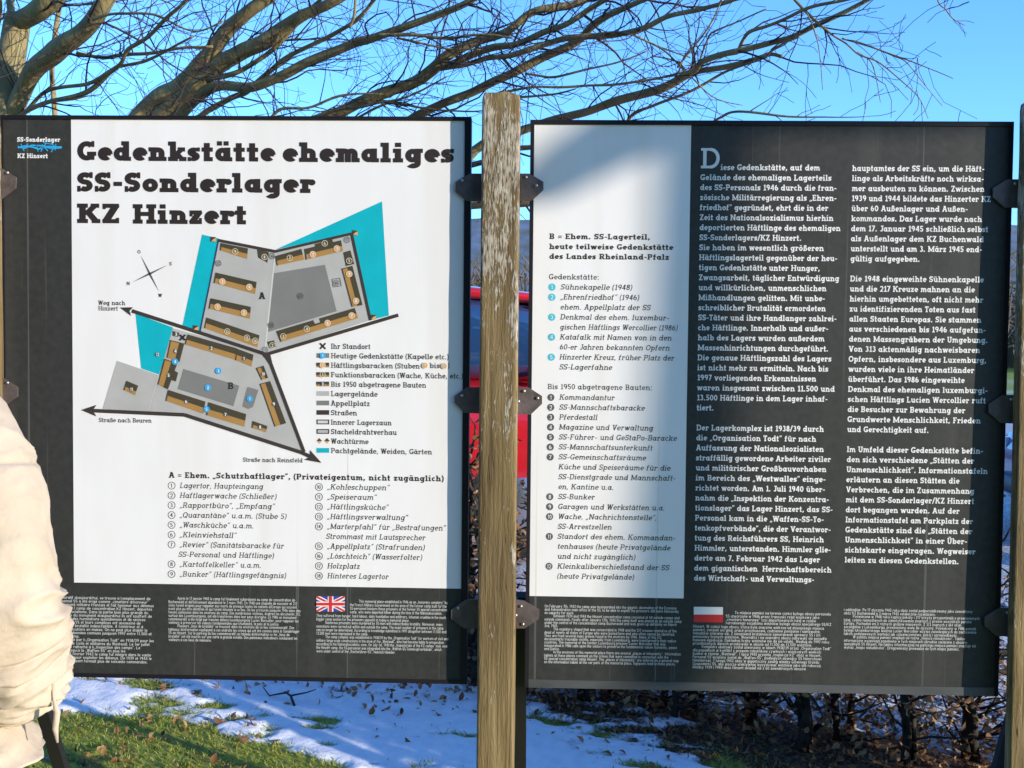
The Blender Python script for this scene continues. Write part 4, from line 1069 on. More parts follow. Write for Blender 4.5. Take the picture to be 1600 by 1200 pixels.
# a broken twig lying on the snow, a dry stalk
M['bark'] = mat('beech_bark', (0.340, 0.265, 0.120), 0.8, col2=(0.200, 0.160, 0.080), nscale=7, bump=0.8, bscale=35, stretch=(1, 1, 0.5), spec=0.2)
M['twig'] = mat('twig_bark', (0.075, 0.050, 0.045), 0.75, noise_amt=0.4, nscale=9, spec=0.2)
M['stem'] = mat('hedge_stem_bark', (0.060, 0.052, 0.042), 0.85, noise_amt=0.5, nscale=25, bump=0.4, bscale=60, spec=0.15)
q = G(452, 1108); tb = MB()
tb.tube([q + Vector((-.03, .05, .05)), q + Vector((0, .02, .045)), q + Vector((.02, 0, .01)), q + Vector((.015, -.03, .0))], [.003, .005, .006, .005], 5)
tb.tube([q + Vector((-.02, .04, .05)), q + Vector((-.09, .06, .03)), q + Vector((-.12, .08, .055))], [.004, .003, .002], 5); tb.tube([q + Vector((0, .02, .045)), q + Vector((.06, .05, .05)), q + Vector((.08, .1, .045))], [.004, .003, .002], 5)
tb.build('fallen_twig', M['twig'], label='small broken forked twig lying on the shaded snow', cat='twig')

# ------------------------------------------------------------------ beech hedge behind the boards
def shrub_meshes(seed):
    rr = random.Random(seed); st = MB(); lf = MB()
    for s in range(rr.choice((2, 3))):
        bx, by_ = rr.uniform(-.14, .14), rr.uniform(-.08, .08)
        h = rr.uniform(0.75, 1.05); r0 = rr.uniform(0.013, 0.026) * (1.0 if s else 1.25); lean = rr.uniform(-.12, .12); pts = []
        for i in range(7):
            t = i / 6; pts.append(Vector((bx + lean * t + rr.uniform(-.014, .014), by_ + rr.uniform(-.02, .02), -0.08 + h * t)))
        st.tube(pts, [r0 * (1 - .6 * i/6) for i in range(7)], 7)
        for k in range(24):
            t = rr.uniform(0.10, 1); p = pts[0].lerp(pts[-1], t)
            i = min(5, int(t*6)); p = pts[i].lerp(pts[i+1], t*6 - i)
            a = rr.uniform(0, 6.28); l = rr.uniform(0.14, 0.38); d = Vector((math.cos(a), math.sin(a) * .7, rr.uniform(0.1, 0.9))).normalized()
            br = [p]; dd = d.copy()
            for j in range(4):
                dd = (dd + Vector((rr.gauss(0, .25), rr.gauss(0, .25), rr.gauss(0.05, .2)))).normalized(); br.append(br[-1] + dd * l / 4)
            st.tube(br, [r0*.32, r0*.26, r0*.2, r0*.15, .0012], 4)
            low = 1.0 if p.z < 0.62 else 1.0
            for j in range(rr.randint(5, 12)):
                q = rr.choice(br[1:]) + Vector((rr.gauss(0, .025), rr.gauss(0, .025), rr.gauss(0, .025)))
                leaf(lf, q, rr.uniform(0.020, 0.042), rr, 0.3)
    for j in range(70):      # leaves caught low between the stems
        leaf(lf, (rr.uniform(-.25, .25), rr.uniform(-.14, .14), abs(rr.gauss(0, .12))), rr.uniform(0.022, 0.042), rr, 0.35)
    return st.mesh('trunk'), lf.mesh('foliage')
protos = [shrub_meshes(s) for s in (1, 2, 3, 4)]
for a, b in protos: a.materials.append(M['stem']); b.materials.append(M['deadleaf'])
HB = []
x = 2.05
while x > -3.2:
    HB.append((x, 4.36 - 0.22 * min(x, 2.2) if x > -.3 else 4.43 - 0.25 * (x + .3))); x -= rnd.uniform(0.14, 0.20) if 0.1 < x < 1.1 else rnd.uniform(0.19, 0.28)
for i, (x, y) in enumerate(HB):
    o = thing('hedge_shrub', 'beech shrub with withered brown leaves in the hedge behind the boards', 'hedge', (x, y + rnd.uniform(-.06, .06), ground_z(x, y)), 'beech hedge behind the boards')
    o.rotation_euler = (0, 0, rnd.uniform(0, 6.28)); s = rnd.uniform(.92, 1.12); o.scale = (s, s, s * (1.0 if x < 0.4 else .95))
    a, b = protos[i % 4]
    put('trunk', a, o); put('foliage', b, o)

# evergreen bushes added right of the frame to shade the snow under boards
ev = MB(); evs = MB(); rr = random.Random(5)
M['evergreen'] = mat('evergreen_leaves', (0.03, 0.05, 0.02), 0.5, transl=0.15, island=[(0.015, 0.03, 0.012), (0.03, 0.055, 0.02), (0.05, 0.075, 0.03)])
def bush(x, y, rx, ry, h, n, label):
    o = thing('shade_bush', label, 'bush', (x, y, ground_z(x, y)), 'evergreen bushes added right of the boards for shade')
    lf = MB(); st = MB()
    for i in range(6):
        a = rr.uniform(0, 6.28); st.tube([(0, 0, -.05), (math.cos(a)*rx*.3, math.sin(a)*ry*.3, h*.4), (math.cos(a)*rx*.6, math.sin(a)*ry*.6, h*.85)], [.02, .014, .005], 5)
    for i in range(n):
        a = rr.uniform(0, 6.28); q = math.sqrt(rr.random()); z = rr.random() ** .8
        sh = (1 - .25 * z ** 3)
        leaf(lf, (math.cos(a)*q*rx*sh, math.sin(a)*q*ry*sh, z * h * (1 + .08*noise.noise(Vector((a*2, z, i*.01))))), rr.uniform(.04, .075), rr, .15)
    st.build('trunk', M['stem'], o); lf.build('foliage', M['evergreen'], o)
bush(1.85, 2.74, .45, .32, 1.0, 6000, 'added evergreen bush close beside the right post, unseen, shading the snow')
bush(2.66, 2.78, .46, .36, 1.05, 5200, 'added evergreen bush furthest from the boards, unseen, shading the snow')

# ------------------------------------------------------------------ bare beech trees
def wig(rr, a, b, n, amt):
    pts = []
    for i in range(n + 1):
        t = i / n; p = a.lerp(b, t)
        if 0 < i < n: p = p + Vector((rr.gauss(0, amt), rr.gauss(0, amt), rr.gauss(0, amt)))
        pts.append(p)
    return pts
def smooth(pts, rs, sub=5):
    """Catmull-Rom"""
    P_, R_ = [], []
    for i in range(len(pts) - 1):
        p0, p1, p2, p3 = pts[max(i-1, 0)], pts[i], pts[i+1], pts[min(i+2, len(pts)-1)]
        for k in range(sub):
            t = k / sub
            P_.append(0.5 * ((2*p1) + (p2-p0)*t + (2*p0-5*p1+4*p2-p3)*t*t + (3*p1-p0-3*p2+p3)*t**3)); R_.append(rs[i] + (rs[i+1]-rs[i])*t)
    P_.append(pts[-1]); R_.append(rs[-1])
    return P_, R_
def twig(mb, rr, p, d, L_, r0, depth, grav=0.0):
    n = max(4, int(L_ / 0.09)); pts = [p]; dd = d.normalized()
    for i in range(n):
        dd = (dd + Vector((rr.gauss(0, .23), rr.gauss(0, .23), rr.gauss(0, .21) - grav))).normalized()
        pts.append(pts[-1] + dd * L_ / n)
    mb.tube(pts, [max(0.0016, r0 * (1 - .8 * i / n)) for i in range(n + 1)], 4 if r0 < .008 else 6, cap=False)
    if depth > 0:
        k = int(L_ / 0.25)
        for j in range(k):
            i = rr.randint(1, n - 1); t = (pts[i+1] - pts[i]).normalized()
            ax = Vector((rr.gauss(0, 1), rr.gauss(0, 1), rr.gauss(0, 1))); ax = ax - t * ax.dot(t); ax.normalize()
            a = R(rr.uniform(25, 62)); nd = t * math.cos(a) + ax * math.sin(a)
            twig(mb, rr, pts[i], nd, L_ * rr.uniform(.28, .55), max(.0018, r0 * (1 - .8*i/n) * .6), depth - 1, grav)
def limb(mb, tw, rr, px, ws, y0, y1, ntw, tl=(0.5, 1.3), grav=0.0, tdepth=2):
    """px: places in the photograph of a limb reaching from distance y0 to y1; ws: widths there"""
    n = len(px); pts = []; rs = []
    for i, q in enumerate(px):
        Y = y0 + (y1 - y0) * i / (n - 1); pts.append(P(q[0], q[1], Y)); rs.append(ws[i] * Y / F / 2)
    a, b = smooth(pts, rs)
    a = [p + Vector((noise.noise(p*3), noise.noise(p*3+Vector((9,0,0))), noise.noise(p*3+Vector((0,9,0))))) * .025 for p in a]
    b = [r * (1 + .12 * noise.noise(Vector((p.x*5, p.y*5, p.z*5)))) for p, r in zip(a, b)]
    mb.tube(a, b, 9 if max(b) > .02 else 6)
    m = len(a)
    for j in range(max(1, round(ntw * 0.55))):
        i = rr.randint(1, m - 2); t = (a[i+1] - a[i-1]).normalized()
        ax = Vector((rr.gauss(0, 1), rr.gauss(0, 1), rr.gauss(0, 1))); ax = ax - t * ax.dot(t); ax.normalize()
        ang = R(rr.uniform(20, 60)); d = t * math.cos(ang) + ax * math.sin(ang)
        twig(tw, rr, a[i], d, rr.uniform(*tl), min(b[i] * .45, rr.uniform(.004, .009)), tdepth, grav)
    return a

# tree A: trunk at the left edge of the picture
rr = random.Random(21)
TA = thing('beech_tree', 'bare beech with its trunk at the left edge, behind the left board', 'tree', (P(0, 900, 7.2).x, 7.2, ground_z(-3.4, 7.2)), 'bare beech trees behind the boards')
tk, tw = MB(), MB()
base = Vector((TA.location.x - .05, 7.2, TA.location.z - .1))
t1 = [base, P(-2, 600, 7.2), P(2, 300, 7.2), P(14, 130, 7.25), P(26, 40, 7.3), P(30, 22, 7.3)]
a, b = smooth(t1, [.15, .11, .092, .088, .085, .07]); tk.tube(a, b, 12)
tk.build('trunk', M['bark'], TA)
lb = MB()
limb(lb, tw, rr, [(28,34),(55,18),(85,-8),(140,-70),(200,-160)], [30,34,34,26,16], 7.3, 6.8, 12)
limb(lb, tw, rr, [(24,40),(18,10),(10,-40),(-20,-140)], [14,12,11,8], 7.3, 7.6, 6)
limb(lb, tw, rr, [(14,200),(32,140),(58,104),(90,82),(122,62),(148,28),(176,-10),(230,-90),(300,-170)], [26,28,30,32,30,26,24,18,10], 7.25, 6.3, 24)
limb(lb, tw, rr, [(84,300),(85,178),(84,90),(92,30),(97,-10),(104,-60)], [9,8,8,8,7,5], 7.9, 8.0, 8, (0.3, 0.8))
limb(lb, tw, rr, [(8,200),(45,170),(90,155),(130,142),(165,122),(190,105),(200,78),(232,56),(265,25),(300,-8),(330,-40)], [8,7,7,8,8,7,7,6,6,5,4], 7.2, 6.0, 22, (0.4, 1.0))
limb(lb, tw, rr, [(30,190),(60,148),(95,135),(140,128),(190,108),(230,94),(262,80),(300,55)], [6,6,6,6,5,5,4,3], 7.2, 6.2, 18, (0.3, .9))
limb(lb, tw, rr, [(125,86),(160,90),(210,86),(260,80),(330,72)], [7,6,6,5,4], 6.9, 6.3, 12, (0.3, .9))
limb(lb, tw, rr, [(145,32),(185,20),(240,24),(300,46),(350,34)], [5,4,4,3,3], 6.5, 6.1, 12, (0.3, .8))
limb(lb, tw, rr, [(-20,80),(5,20),(0,-40)], [6,6,5], 7.4, 7.0, 4, (0.2, .6))
lb.build('limbs', M['bark'], TA); tw.build('crown', M['twig'], TA)
child_fix(TA)

# tree B: low spreading limbs from behind the left board
TB = thing('beech_tree', 'wide bare beech spreading long low limbs to the right above the boards', 'tree', (P(150, 900, 9.0).x, 9.0, ground_z(-3.4, 9)), 'bare beech trees behind the boards')
tk, lb, tw = MB(), MB(), MB(); rr = random.Random(33)
hub = P(120, 330, 9.0)
a, b = smooth([Vector((TB.location.x, 9.0, TB.location.z - .1)), P(145, 600, 9.0), hub, P(128, 250, 9.05)], [.24, .20, .17, .08]); tk.tube(a, b, 14)
tk.build('trunk', M['bark'], TB)
limb(lb, tw, rr, [(140,330),(190,230),(238,165),(275,140),(298,118),(325,85),(352,50),(380,25),(415,0),(470,-50),(540,-120)], [44,36,34,32,28,25,24,22,20,16,9], 9.0, 8.0, 34)
limb(lb, tw, rr, [(140,340),(210,240),(262,168),(300,140),(335,105),(370,86),(410,66),(445,40),(480,22),(525,0),(580,-30),(650,-70)], [36,32,30,30,28,26,24,22,18,15,11,7], 9.0, 7.7, 40)
limb(lb, tw, rr, [(150,350),(220,240),(278,178),(310,150),(335,136),(370,135),(405,132),(450,117),(500,90),(550,70),(590,60),(640,42),(690,18),(735,0),(800,-30)], [30,26,22,20,16,15,16,15,14,14,13,12,11,10,8], 9.0, 7.4, 44)
limb(lb, tw, rr, [(280,215),(320,178),(355,155),(385,142),(420,112),(442,94),(480,76),(520,55),(548,40),(570,20),(590,-5)], [10,9,9,9,8,8,7,7,6,6,5], 8.8, 7.7, 26, (.3, 1.0))
limb(lb, tw, rr, [(300,120),(340,122),(380,108),(420,80),(450,50),(480,20),(510,-10)], [9,9,8,7,7,6,5], 8.6, 8.0, 20)
limb(lb, tw, rr, [(545,42),(552,25),(555,0),(556,-30)], [6,5,5,4], 7.75, 7.6, 2, (.2, .4), 0, 1)
limb(lb, tw, rr, [(590,58),(640,54),(700,58),(760,57),(800,60)], [6,6,5,4,3], 7.6, 7.2, 16, (.3, .9))
limb(lb, tw, rr, [(620,60),(650,65),(700,74),(750,80)], [4,4,3,2], 7.6, 7.4, 10, (.3, .7))
lb.build('limbs', M['bark'], TB); tw.build('crown', M['twig'], TB)
child_fix(TB)

# tree C: limbs that rise behind the top edge towards the middle and right
TC = thing('beech_tree', 'bare beech behind the middle of the left board, its limbs reaching over the right board', 'tree', (P(330, 900, 8.2).x, 8.2, ground_z(-2, 8.2)), 'bare beech trees behind the boards')
tk, lb, tw = MB(), MB(), MB(); rr = random.Random(45)
a, b = smooth([Vector((TC.location.x, 8.2, TC.location.z - .1)), P(335, 650, 8.2), P(345, 430, 8.2), P(370, 310, 8.2), P(400, 230, 8.2)], [.20, .16, .15, .12, .06]); tk.tube(a, b, 12)
tk.build('trunk', M['bark'], TC)
limb(lb, tw, rr, [(360,330),(430,225),(520,180),(560,160),(600,145),(640,130),(675,108),(700,88),(740,68),(775,56),(800,44),(830,22),(870,10),(915,0),(980,-20)], [30,24,18,18,17,18,18,17,14,12,12,12,11,9,6], 8.2, 7.4, 40, (.4, 1.2))
limb(lb, tw, rr, [(690,106),(740,88),(775,74),(810,68),(850,48),(890,34),(935,8),(960,-10)], [9,11,11,10,10,9,8,6], 7.85, 7.2, 24, (.3, 1.0))
limb(lb, tw, rr, [(690,108),(730,102),(765,92),(800,86),(860,66),(905,58),(960,54),(1000,47),(1040,26),(1090,16),(1130,6),(1180,-5)], [6,8,8,9,9,9,9,9,8,8,6,5], 7.8, 6.6, 44, (.3, 1.0))
limb(lb, tw, rr, [(400,330),(520,270),(620,205),(660,178),(700,158),(750,138),(800,118),(860,84),(905,60),(925,42),(950,24),(985,10),(1020,-4)], [18,16,15,14,13,13,13,14,13,12,11,9,7], 8.3, 7.0, 40, (.3, 1.1))
limb(lb, tw, rr, [(420,420),(560,345),(680,290),(743,235),(810,205),(880,182),(930,168),(980,152),(1030,138),(1068,118),(1090,112),(1140,104),(1190,90),(1202,86),(1222,88)], [18,17,16,15,13,12,13,13,13,12,10,9,8,6,4], 8.4, 6.6, 34, (.3, 1.0))
limb(lb, tw, rr, [(1070,117),(1088,108),(1100,95),(1140,80),(1200,66),(1240,58),(1275,42),(1310,25),(1355,2),(1400,-25)], [11,10,9,9,9,8,8,8,7,5], 6.9, 6.1, 14, (.25, .7))
limb(lb, tw, rr, [(1152,78),(1158,62),(1170,48),(1200,38),(1235,26),(1262,15),(1300,5),(1345,-5)], [6,6,6,5,5,5,5,4], 6.7, 6.2, 12, (.25, .6))
limb(lb, tw, rr, [(1198,88),(1206,78),(1225,68),(1250,60)], [4,3,3,2], 6.6, 6.4, 3, (.15, .3), 0, 1)
limb(lb, tw, rr, [(1240,-5),(1260,18),(1280,40),(1300,55),(1322,66),(1345,85),(1375,98),(1410,125),(1435,150),(1450,186)], [5,5,5,3.5,3,2.6,2.4,2,1.6,1.2], 6.4, 6.0, 12, (.25, .6), .06, 1)
limb(lb, tw, rr, [(1315,58),(1350,68),(1390,84),(1425,98),(1455,112),(1484,128)], [3,2.6,2.2,2,1.6,1.2], 6.2, 5.9, 12, (.2, .5), .05, 1)
limb(lb, tw, rr, [(1330,62),(1365,74),(1400,90),(1420,100),(1445,130),(1470,165)], [2.5,2.2,2,1.7,1.4,1], 6.2, 6.1, 6, (.2, .4), .06, 1)
limb(lb, tw, rr, [(1340,80),(1362,95),(1372,120),(1378,160)], [2.4,2,1.5,1], 6.2, 6.1, 4, (.15, .35), .10, 1)
limb(lb, tw, rr, [(1262,20),(1275,60),(1280,100),(1283,140)], [2.2,1.8,1.4,1], 6.3, 6.2, 3, (.1, .2), .08, 0)
limb(lb, tw, rr, [(950,300),(980,190),(1020,163),(1080,143),(1140,108),(1190,92)], [8,6,5,5,4,3], 7.4, 6.7, 16, (.25, .7))
limb(lb, tw, rr, [(770,148),(830,136),(900,134),(960,132),(1010,125),(1070,112)], [4,4,4,4,4,3], 7.4, 6.9, 24, (.25, .7))
limb(lb, tw, rr, [(760,152),(820,151),(870,144),(900,138)], [4,4,3,2], 7.4, 7.1, 12, (.25, .6))
limb(lb, tw, rr, [(820,115),(860,120),(900,112),(960,100),(1012,80)], [4,4,3.5,3,2], 7.2, 6.8, 6, (.25, .5))
limb(lb, tw, rr, [(990,60),(1040,80),(1075,115),(1110,150),(1165,165)], [3,3,2.5,2,1.2], 7.0, 6.8, 8, (.25, .6))
limb(lb, tw, rr, [(900,58),(960,50),(1020,70),(1080,88)], [3,3,2.5,2], 7.2, 6.9, 10, (.25, .6))
limb(lb, tw, rr, [(1060,105),(1085,72),(1110,35),(1125,5),(1135,-15)], [3.5,3,2.6,2.2,2], 6.9, 6.6, 8, (.2, .5), 0, 1)
limb(lb, tw, rr, [(1090,108),(1105,60),(1115,48),(1160,30),(1200,12)], [3.5,3,2.8,2.4,2], 6.9, 6.5, 10, (.2, .5), 0, 1)
limb(lb, tw, rr, [(1080,260),(1110,195),(1130,180),(1150,175),(1190,178),(1240,181),(1300,186),(1355,183)], [5,4.5,4.5,4,4,3,2,1.2], 7.0, 6.4, 14, (.15, .4), 0, 1)
limb(lb, tw, rr, [(420,190),(440,172),(480,168),(530,150),(600,148)], [5,5,4,4,2], 8.1, 7.8, 18, (.3, .8))
limb(lb, tw, rr, [(470,190),(520,172),(560,170),(600,160),(640,150)], [6,6,5,4,3], 8.1, 7.7, 14, (.3, .8))
limb(lb, tw, rr, [(560,185),(600,165),(660,140),(700,120)], [4,4,3,2], 8.0, 7.7, 18, (.3, .8))
limb(lb, tw, rr, [(585,155),(640,165),(700,175),(760,170)], [5,4,3,2], 8.0, 7.6, 18, (.3, .8))
limb(lb, tw, rr, [(380,470),(520,360),(640,330),(743,322),(818,318),(900,300)], [26,20,16,13,12,8], 8.2, 7.2, 14, (.3, .8))
limb(lb, tw, rr, [(500,300),(640,265),(743,255),(818,232),(900,230)], [10,9,9,8,5], 8.2, 7.4, 18, (.3, .8))
lb.build('limbs', M['bark'], TC); tw.build('crown', M['twig'], TC)
child_fix(TC)

# a twig of a fourth tree reaching in at the upper right
TD = thing('beech_tree', 'bare beech beyond the upper right corner, only one twig reaching in', 'tree', (5.6, 5.8, ground_z(3, 5.8)), 'bare beech trees behind the boards')
tk, tw = MB(), MB(); rr = random.Random(8)
a, b = smooth([Vector((5.6, 5.8, ground_z(3, 5.8) - .1)), Vector((5.55, 5.8, 2.2)), Vector((5.7, 5.8, 4.2)), Vector((5.6, 5.9, 6.2))], [.16, .13, .10, .03]); tk.tube(a, b, 10)
a, b = smooth([Vector((5.65, 5.8, 3.6)), Vector((4.9, 5.9, 4.7)), P(1440, -140, 6.0), P(1462, -10, 6.0), P(1478, 15, 6.0), P(1490, 30, 6.0), P(1508, 40, 6.0)], [.05, .03, .012, .004, .0035, .003, .002]); tk.tube(a, b, 6)
for _ in range(9): i = rr.randint(len(a)-12, len(a)-2); twig(tw, rr, a[i], (a[i+1]-a[i]) + Vector((rr.gauss(0,.03), 0, rr.gauss(0,.03))), .12, .002, 0)
tk.build('trunk', M['bark'], TD); tw.build('crown', M['twig'], TD); child_fix(TD)

# the tree behind the camera whose limbs throw the soft shadow on the right board
TS = thing('beech_tree', 'bare beech standing behind the camera, its limb shadow lies on the right board', 'tree', (9.4, -2.9, 0))
def sh(px, py, s=8.2): return P(px, py, YB) + SUNV * s
tk = MB()
def shlimb(pts, w, n=10):
    a, b = smooth([p for p in pts], [q * .0016 / 2 for q in w]); tk.tube(a, b, n)
top = sh(2110, 130)
a, b = smooth([Vector((top.x, top.y, -.2)), Vector((top.x + .05, top.y, 1.5)), top, top + Vector((-.1, .1, 2.0)), top + Vector((.2, 0, 4.0))], [.2, .17, .15, .10, .04]); tk.tube(a, b, 14)
shlimb([top, sh(1800, 120), sh(1500, 155), sh(1300, 165), sh(1160, 165), sh(1090, 172), sh(1000, 196), sh(920, 238), sh(868, 272), sh(836, 296)], [150, 120, 90, 84, 84, 92, 94, 84, 72, 60])
shlimb([sh(1180, 165), sh(1108, 180), sh(1096, 260), sh(1088, 400), sh(1078, 600), sh(1062, 800), sh(1046, 1000), sh(1040, 1070), sh(1039, 1092)], [80, 84, 76, 74, 76, 80, 88, 66, 20])
tk.build('trunk', M['bark'], TS); child_fix(TS)

# tall spruces added behind the camera to keep low sky light off the boards
def spruce_mesh():
    rr = random.Random(91); lf = MB(); st = MB(); H_ = 15.0
    st.tube([(0, 0, -.2), (0, 0, 7), (0, 0, H_)], [.24, .15, .02], 8)
    for i in range(3000):
        z = .5 + (H_ - .5) * (1 - rr.random() ** .6) 
        r = 2.9 * (1 - z / (H_ + .4)) * rr.uniform(.25, 1.0) ** .5; a = rr.uniform(0, 6.283)
        p = Vector((math.cos(a) * r, math.sin(a) * r, z)); o_ = Vector((math.cos(a), math.sin(a), -.35)).normalized(); s_ = Vector((-math.sin(a), math.cos(a), rr.gauss(0, .2))).normalized()
        l, w = rr.uniform(.35, .75), rr.uniform(.12, .28)
        lf.add([p, p + o_*l*.4 + s_*w, p + o_*l, p + o_*l*.4 - s_*w], [(0,1,2,3)])
    return st.mesh('trunk'), lf.mesh('foliage')
sa, sb = spruce_mesh(); sa.materials.append(M['stem']); sb.materials.append(M['evergreen'])
for i in range(13):
    x = -21 + i * 2.25; y = -8.5 - .22 * abs(x + 8) + rnd.uniform(-.4, .4)
    o = thing('sky_blocking_spruce', 'tall dark spruce added behind the camera to block low sky light', 'tree', (x, y, 0), 'spruces added behind the camera')
    o.rotation_euler = (0, 0, rnd.uniform(0, 6)); s = rnd.uniform(.85, 1.1); o.scale = (s, s, s)
    put('trunk', sa, o); put('foliage', sb, o)

# ------------------------------------------------------------------ car park: two cars
M['redpaint'] = mat('red_car_paint', (0.55, 0.012, 0.02), 0.28, coat=1.0)
M['bluepaint'] = mat('blue_car_paint', (0.02, 0.06, 0.22), 0.28, coat=1.0)
M['glass'] = mat('car_glass_painted_sky', (0.02, 0.06, 0.16), 0.03, spec=1.0, coat=1.0)  # blue sky reflection put into the base colour of the panes
M['rubber'] = mat('tyre_rubber', (0.015, 0.015, 0.016), 0.8)
M['rim'] = mat('wheel_alloy', (0.5, 0.5, 0.52), 0.3, metal=0.9)
M['black'] = mat('black_plastic', (0.02, 0.02, 0.022), 0.5)
M['lampr'] = mat('rear_lamp', (0.45, 0.01, 0.01), 0.15, coat=1.0)
M['lampw'] = mat('front_lamp', (0.75, 0.78, 0.8), 0.1, coat=1.0)
def loft(b, secs, n=24, mi=0, e=3.2):
    """sections (x, y half width, z bottom, z top): rounded boxes joined along x"""
    vs = []; fs = []
    for x, hw, z0, z1 in secs:
        for j in range(n):
            a = 2 * math.pi * (j + .5) / n; c, s = math.cos(a), math.sin(a)
            vs.append((x, hw * math.copysign(abs(c) ** (2/e), c), (z0+z1)/2 + (z1-z0)/2 * math.copysign(abs(s) ** (2/e), s)))
    for i in range(len(secs) - 1):
        for j in range(n): fs.append((i*n+j, i*n+(j+1)%n, (i+1)*n+(j+1)%n, (i+1)*n+j))
    fs += [tuple(range(n))[::-1], tuple((len(secs)-1)*n + j for j in range(n))]
    b.add(vs, fs, mi, True)
def make_car(label, paint, loc, rz):
    c = thing('parked_car', label, 'car', loc, 'cars parked beyond the hedge'); c.rotation_euler = (0, 0, rz)
    b = MB()
    loft(b, [(-2.02,.62,.38,.62),(-1.96,.76,.28,.80),(-1.75,.82,.22,.92),(-1.2,.85,.20,.97),(-.4,.86,.20,.98),(.6,.86,.20,.98),(1.3,.85,.20,.97),(1.75,.82,.24,.95),(1.95,.76,.30,.88),(2.0,.66,.36,.70)])
    b.build('body', paint, c)
    rf = MB(); loft(rf, [(-.62,.60,1.36,1.42),(-.45,.62,1.37,1.46),(.2,.63,1.38,1.49),(.9,.62,1.38,1.48),(1.35,.60,1.36,1.44),(1.5,.56,1.33,1.38)]); rf.build('roof', paint, c)
    gl = MB(); loft(gl, [(-1.28,.72,.93,.97),(-.95,.70,.93,1.18),(-.55,.66,.93,1.39),(.2,.66,.93,1.42),(.9,.66,.93,1.42),(1.4,.66,.93,1.36),(1.72,.70,.93,.98)], e=5); gl.build('window', M['glass'], c)
    for sy in (-1, 1):
        for xa, xb in (((-1.2), -.58), (.18, .22), (1.5, 1.42), (1.74, 1.5)):
            pb = MB(); pb.tube([(xa, sy*.76, .96), (xb, sy*.655, 1.38)], [.035, .03], 6); pb.build('pillar', paint, c)
        for hx_ in (-.52, .5):
            dm = MB(); dm.box((hx_, sy*.868 - .01, .62), (hx_ + .16, sy*.868 + .01, .65)); dm.build('door_handle', M['black'], c)
        mr = MB(); mr.tube([(-.75, sy*.80, 1.0), (-.72, sy*.92, 1.05), (-.70, sy*1.0, 1.05)], [.03, .06, .05], 8); mr.build('wing_mirror', paint, c)
        hl = MB(); hl.box((-2.0, sy*.62 - .12, .60), (-1.86, sy*.62 + .12, .74)); hl.build('headlight', M['lampw'], c)
        tl_ = MB(); tl_.box((1.88, sy*.66 - .09, .66), (1.995, sy*.66 + .09, .92)); tl_.build('tail_light', M['lampr'], c)
        for x in (-1.28, 1.22):
            w = MB(); pts = [(x + .31*math.cos(2*math.pi*k/28)*.86, sy*.78, .31 + .31*math.sin(2*math.pi*k/28)*.86) for k in range(29)]
            w.tube(pts, .058, 8); wo = w.build('wheel', M['rubber'], c)
            r2 = MB(); r2.tube([(x, sy*.74, .31), (x, sy*.83, .31)], [.235, .20], 20)
            r2.build('rim', M['rim'], wo)
    for x in (-2.03, 2.0):
        bm = MB(); bm.tube([(x, -.66, .42), (x*1.01, 0, .42), (x, .66, .42)], .06, 8); bm.build('bumper', M['black'], c)
    return c
make_car('red car parked behind the middle post, beyond the hedge', M['redpaint'], (-1.36, 6.9, ground_z(-1, 6.9)), 0.02).scale = (1, 1, 1.05)
make_car('dark blue car parked beyond the hedge at the right edge', M['bluepaint'], (5.35, 7.4, ground_z(3, 7.4)), -0.05)

# ------------------------------------------------------------------ distance
M['hill'] = mat('hazy_wooded_hill', (0.10, 0.15, 0.25), 0.95, col2=(0.075, 0.09, 0.10), nscale=0.06, stretch=(1, 1, 3))  # bluish distance haze is mixed into the forest colour
hv = []; hx = [(-1200 + i * 30) for i in range(81)]
for x in hx: hv.append((x, 900, -5))
for x in hx: hv.append((x, 1000, 112 + 14 * noise.noise(Vector((x*.004, 1, 0))) + 5 * noise.noise(Vector((x*.03, 2, 0))) + 2 * noise.noise(Vector((x*.11, 2, 0)))))
for x in hx: hv.append((x, 1400, -5))
n_ = len(hx); hm = bpy.data.meshes.new('hills'); hm.from_pydata(hv, [], [(i, i+1, n_+i+1, n_+i) for i in range(n_-1)] + [(n_+i, n_+i+1, 2*n_+i+1, 2*n_+i) for i in range(n_-1)]); put('hills', hm, None, M['hill'], kind='structure')
wd = MB(); rr = random.Random(77)
for i in range(1500):
    x = rr.uniform(-60, 75); y = rr.uniform(50, 70); h = rr.uniform(3, 6.2)
    if x > 6 and x < 60: h *= rr.uniform(.9, 1.3)
    z = ground_z(x, y); wd.tube([(x, y, z), (x + rr.gauss(0, .3), y, z + h*.5), (x + rr.gauss(0, .8), y, z + h)], [.14, .08, .02], 4, cap=False)
    for j in range(7):
        a = rr.uniform(.2, .9); s = rr.choice((-1, 1)); wd.tube([(x, y, z + h*a), (x + s*rr.uniform(.5, 1.6), y + rr.gauss(0, .6), z + h*a + rr.uniform(.4, 1.6))], [.05, .012], 3, cap=False)
M['wood_far'] = mat('far_bare_wood', (0.16, 0.11, 0.075), 0.9, island=[(0.11, 0.075, 0.05), (0.20, 0.14, 0.09), (0.13, 0.12, 0.05)])
wd.build('woodland', M['wood_far'], label='leafless brown wood far beyond the car park', cat='woodland', kind='stuff')
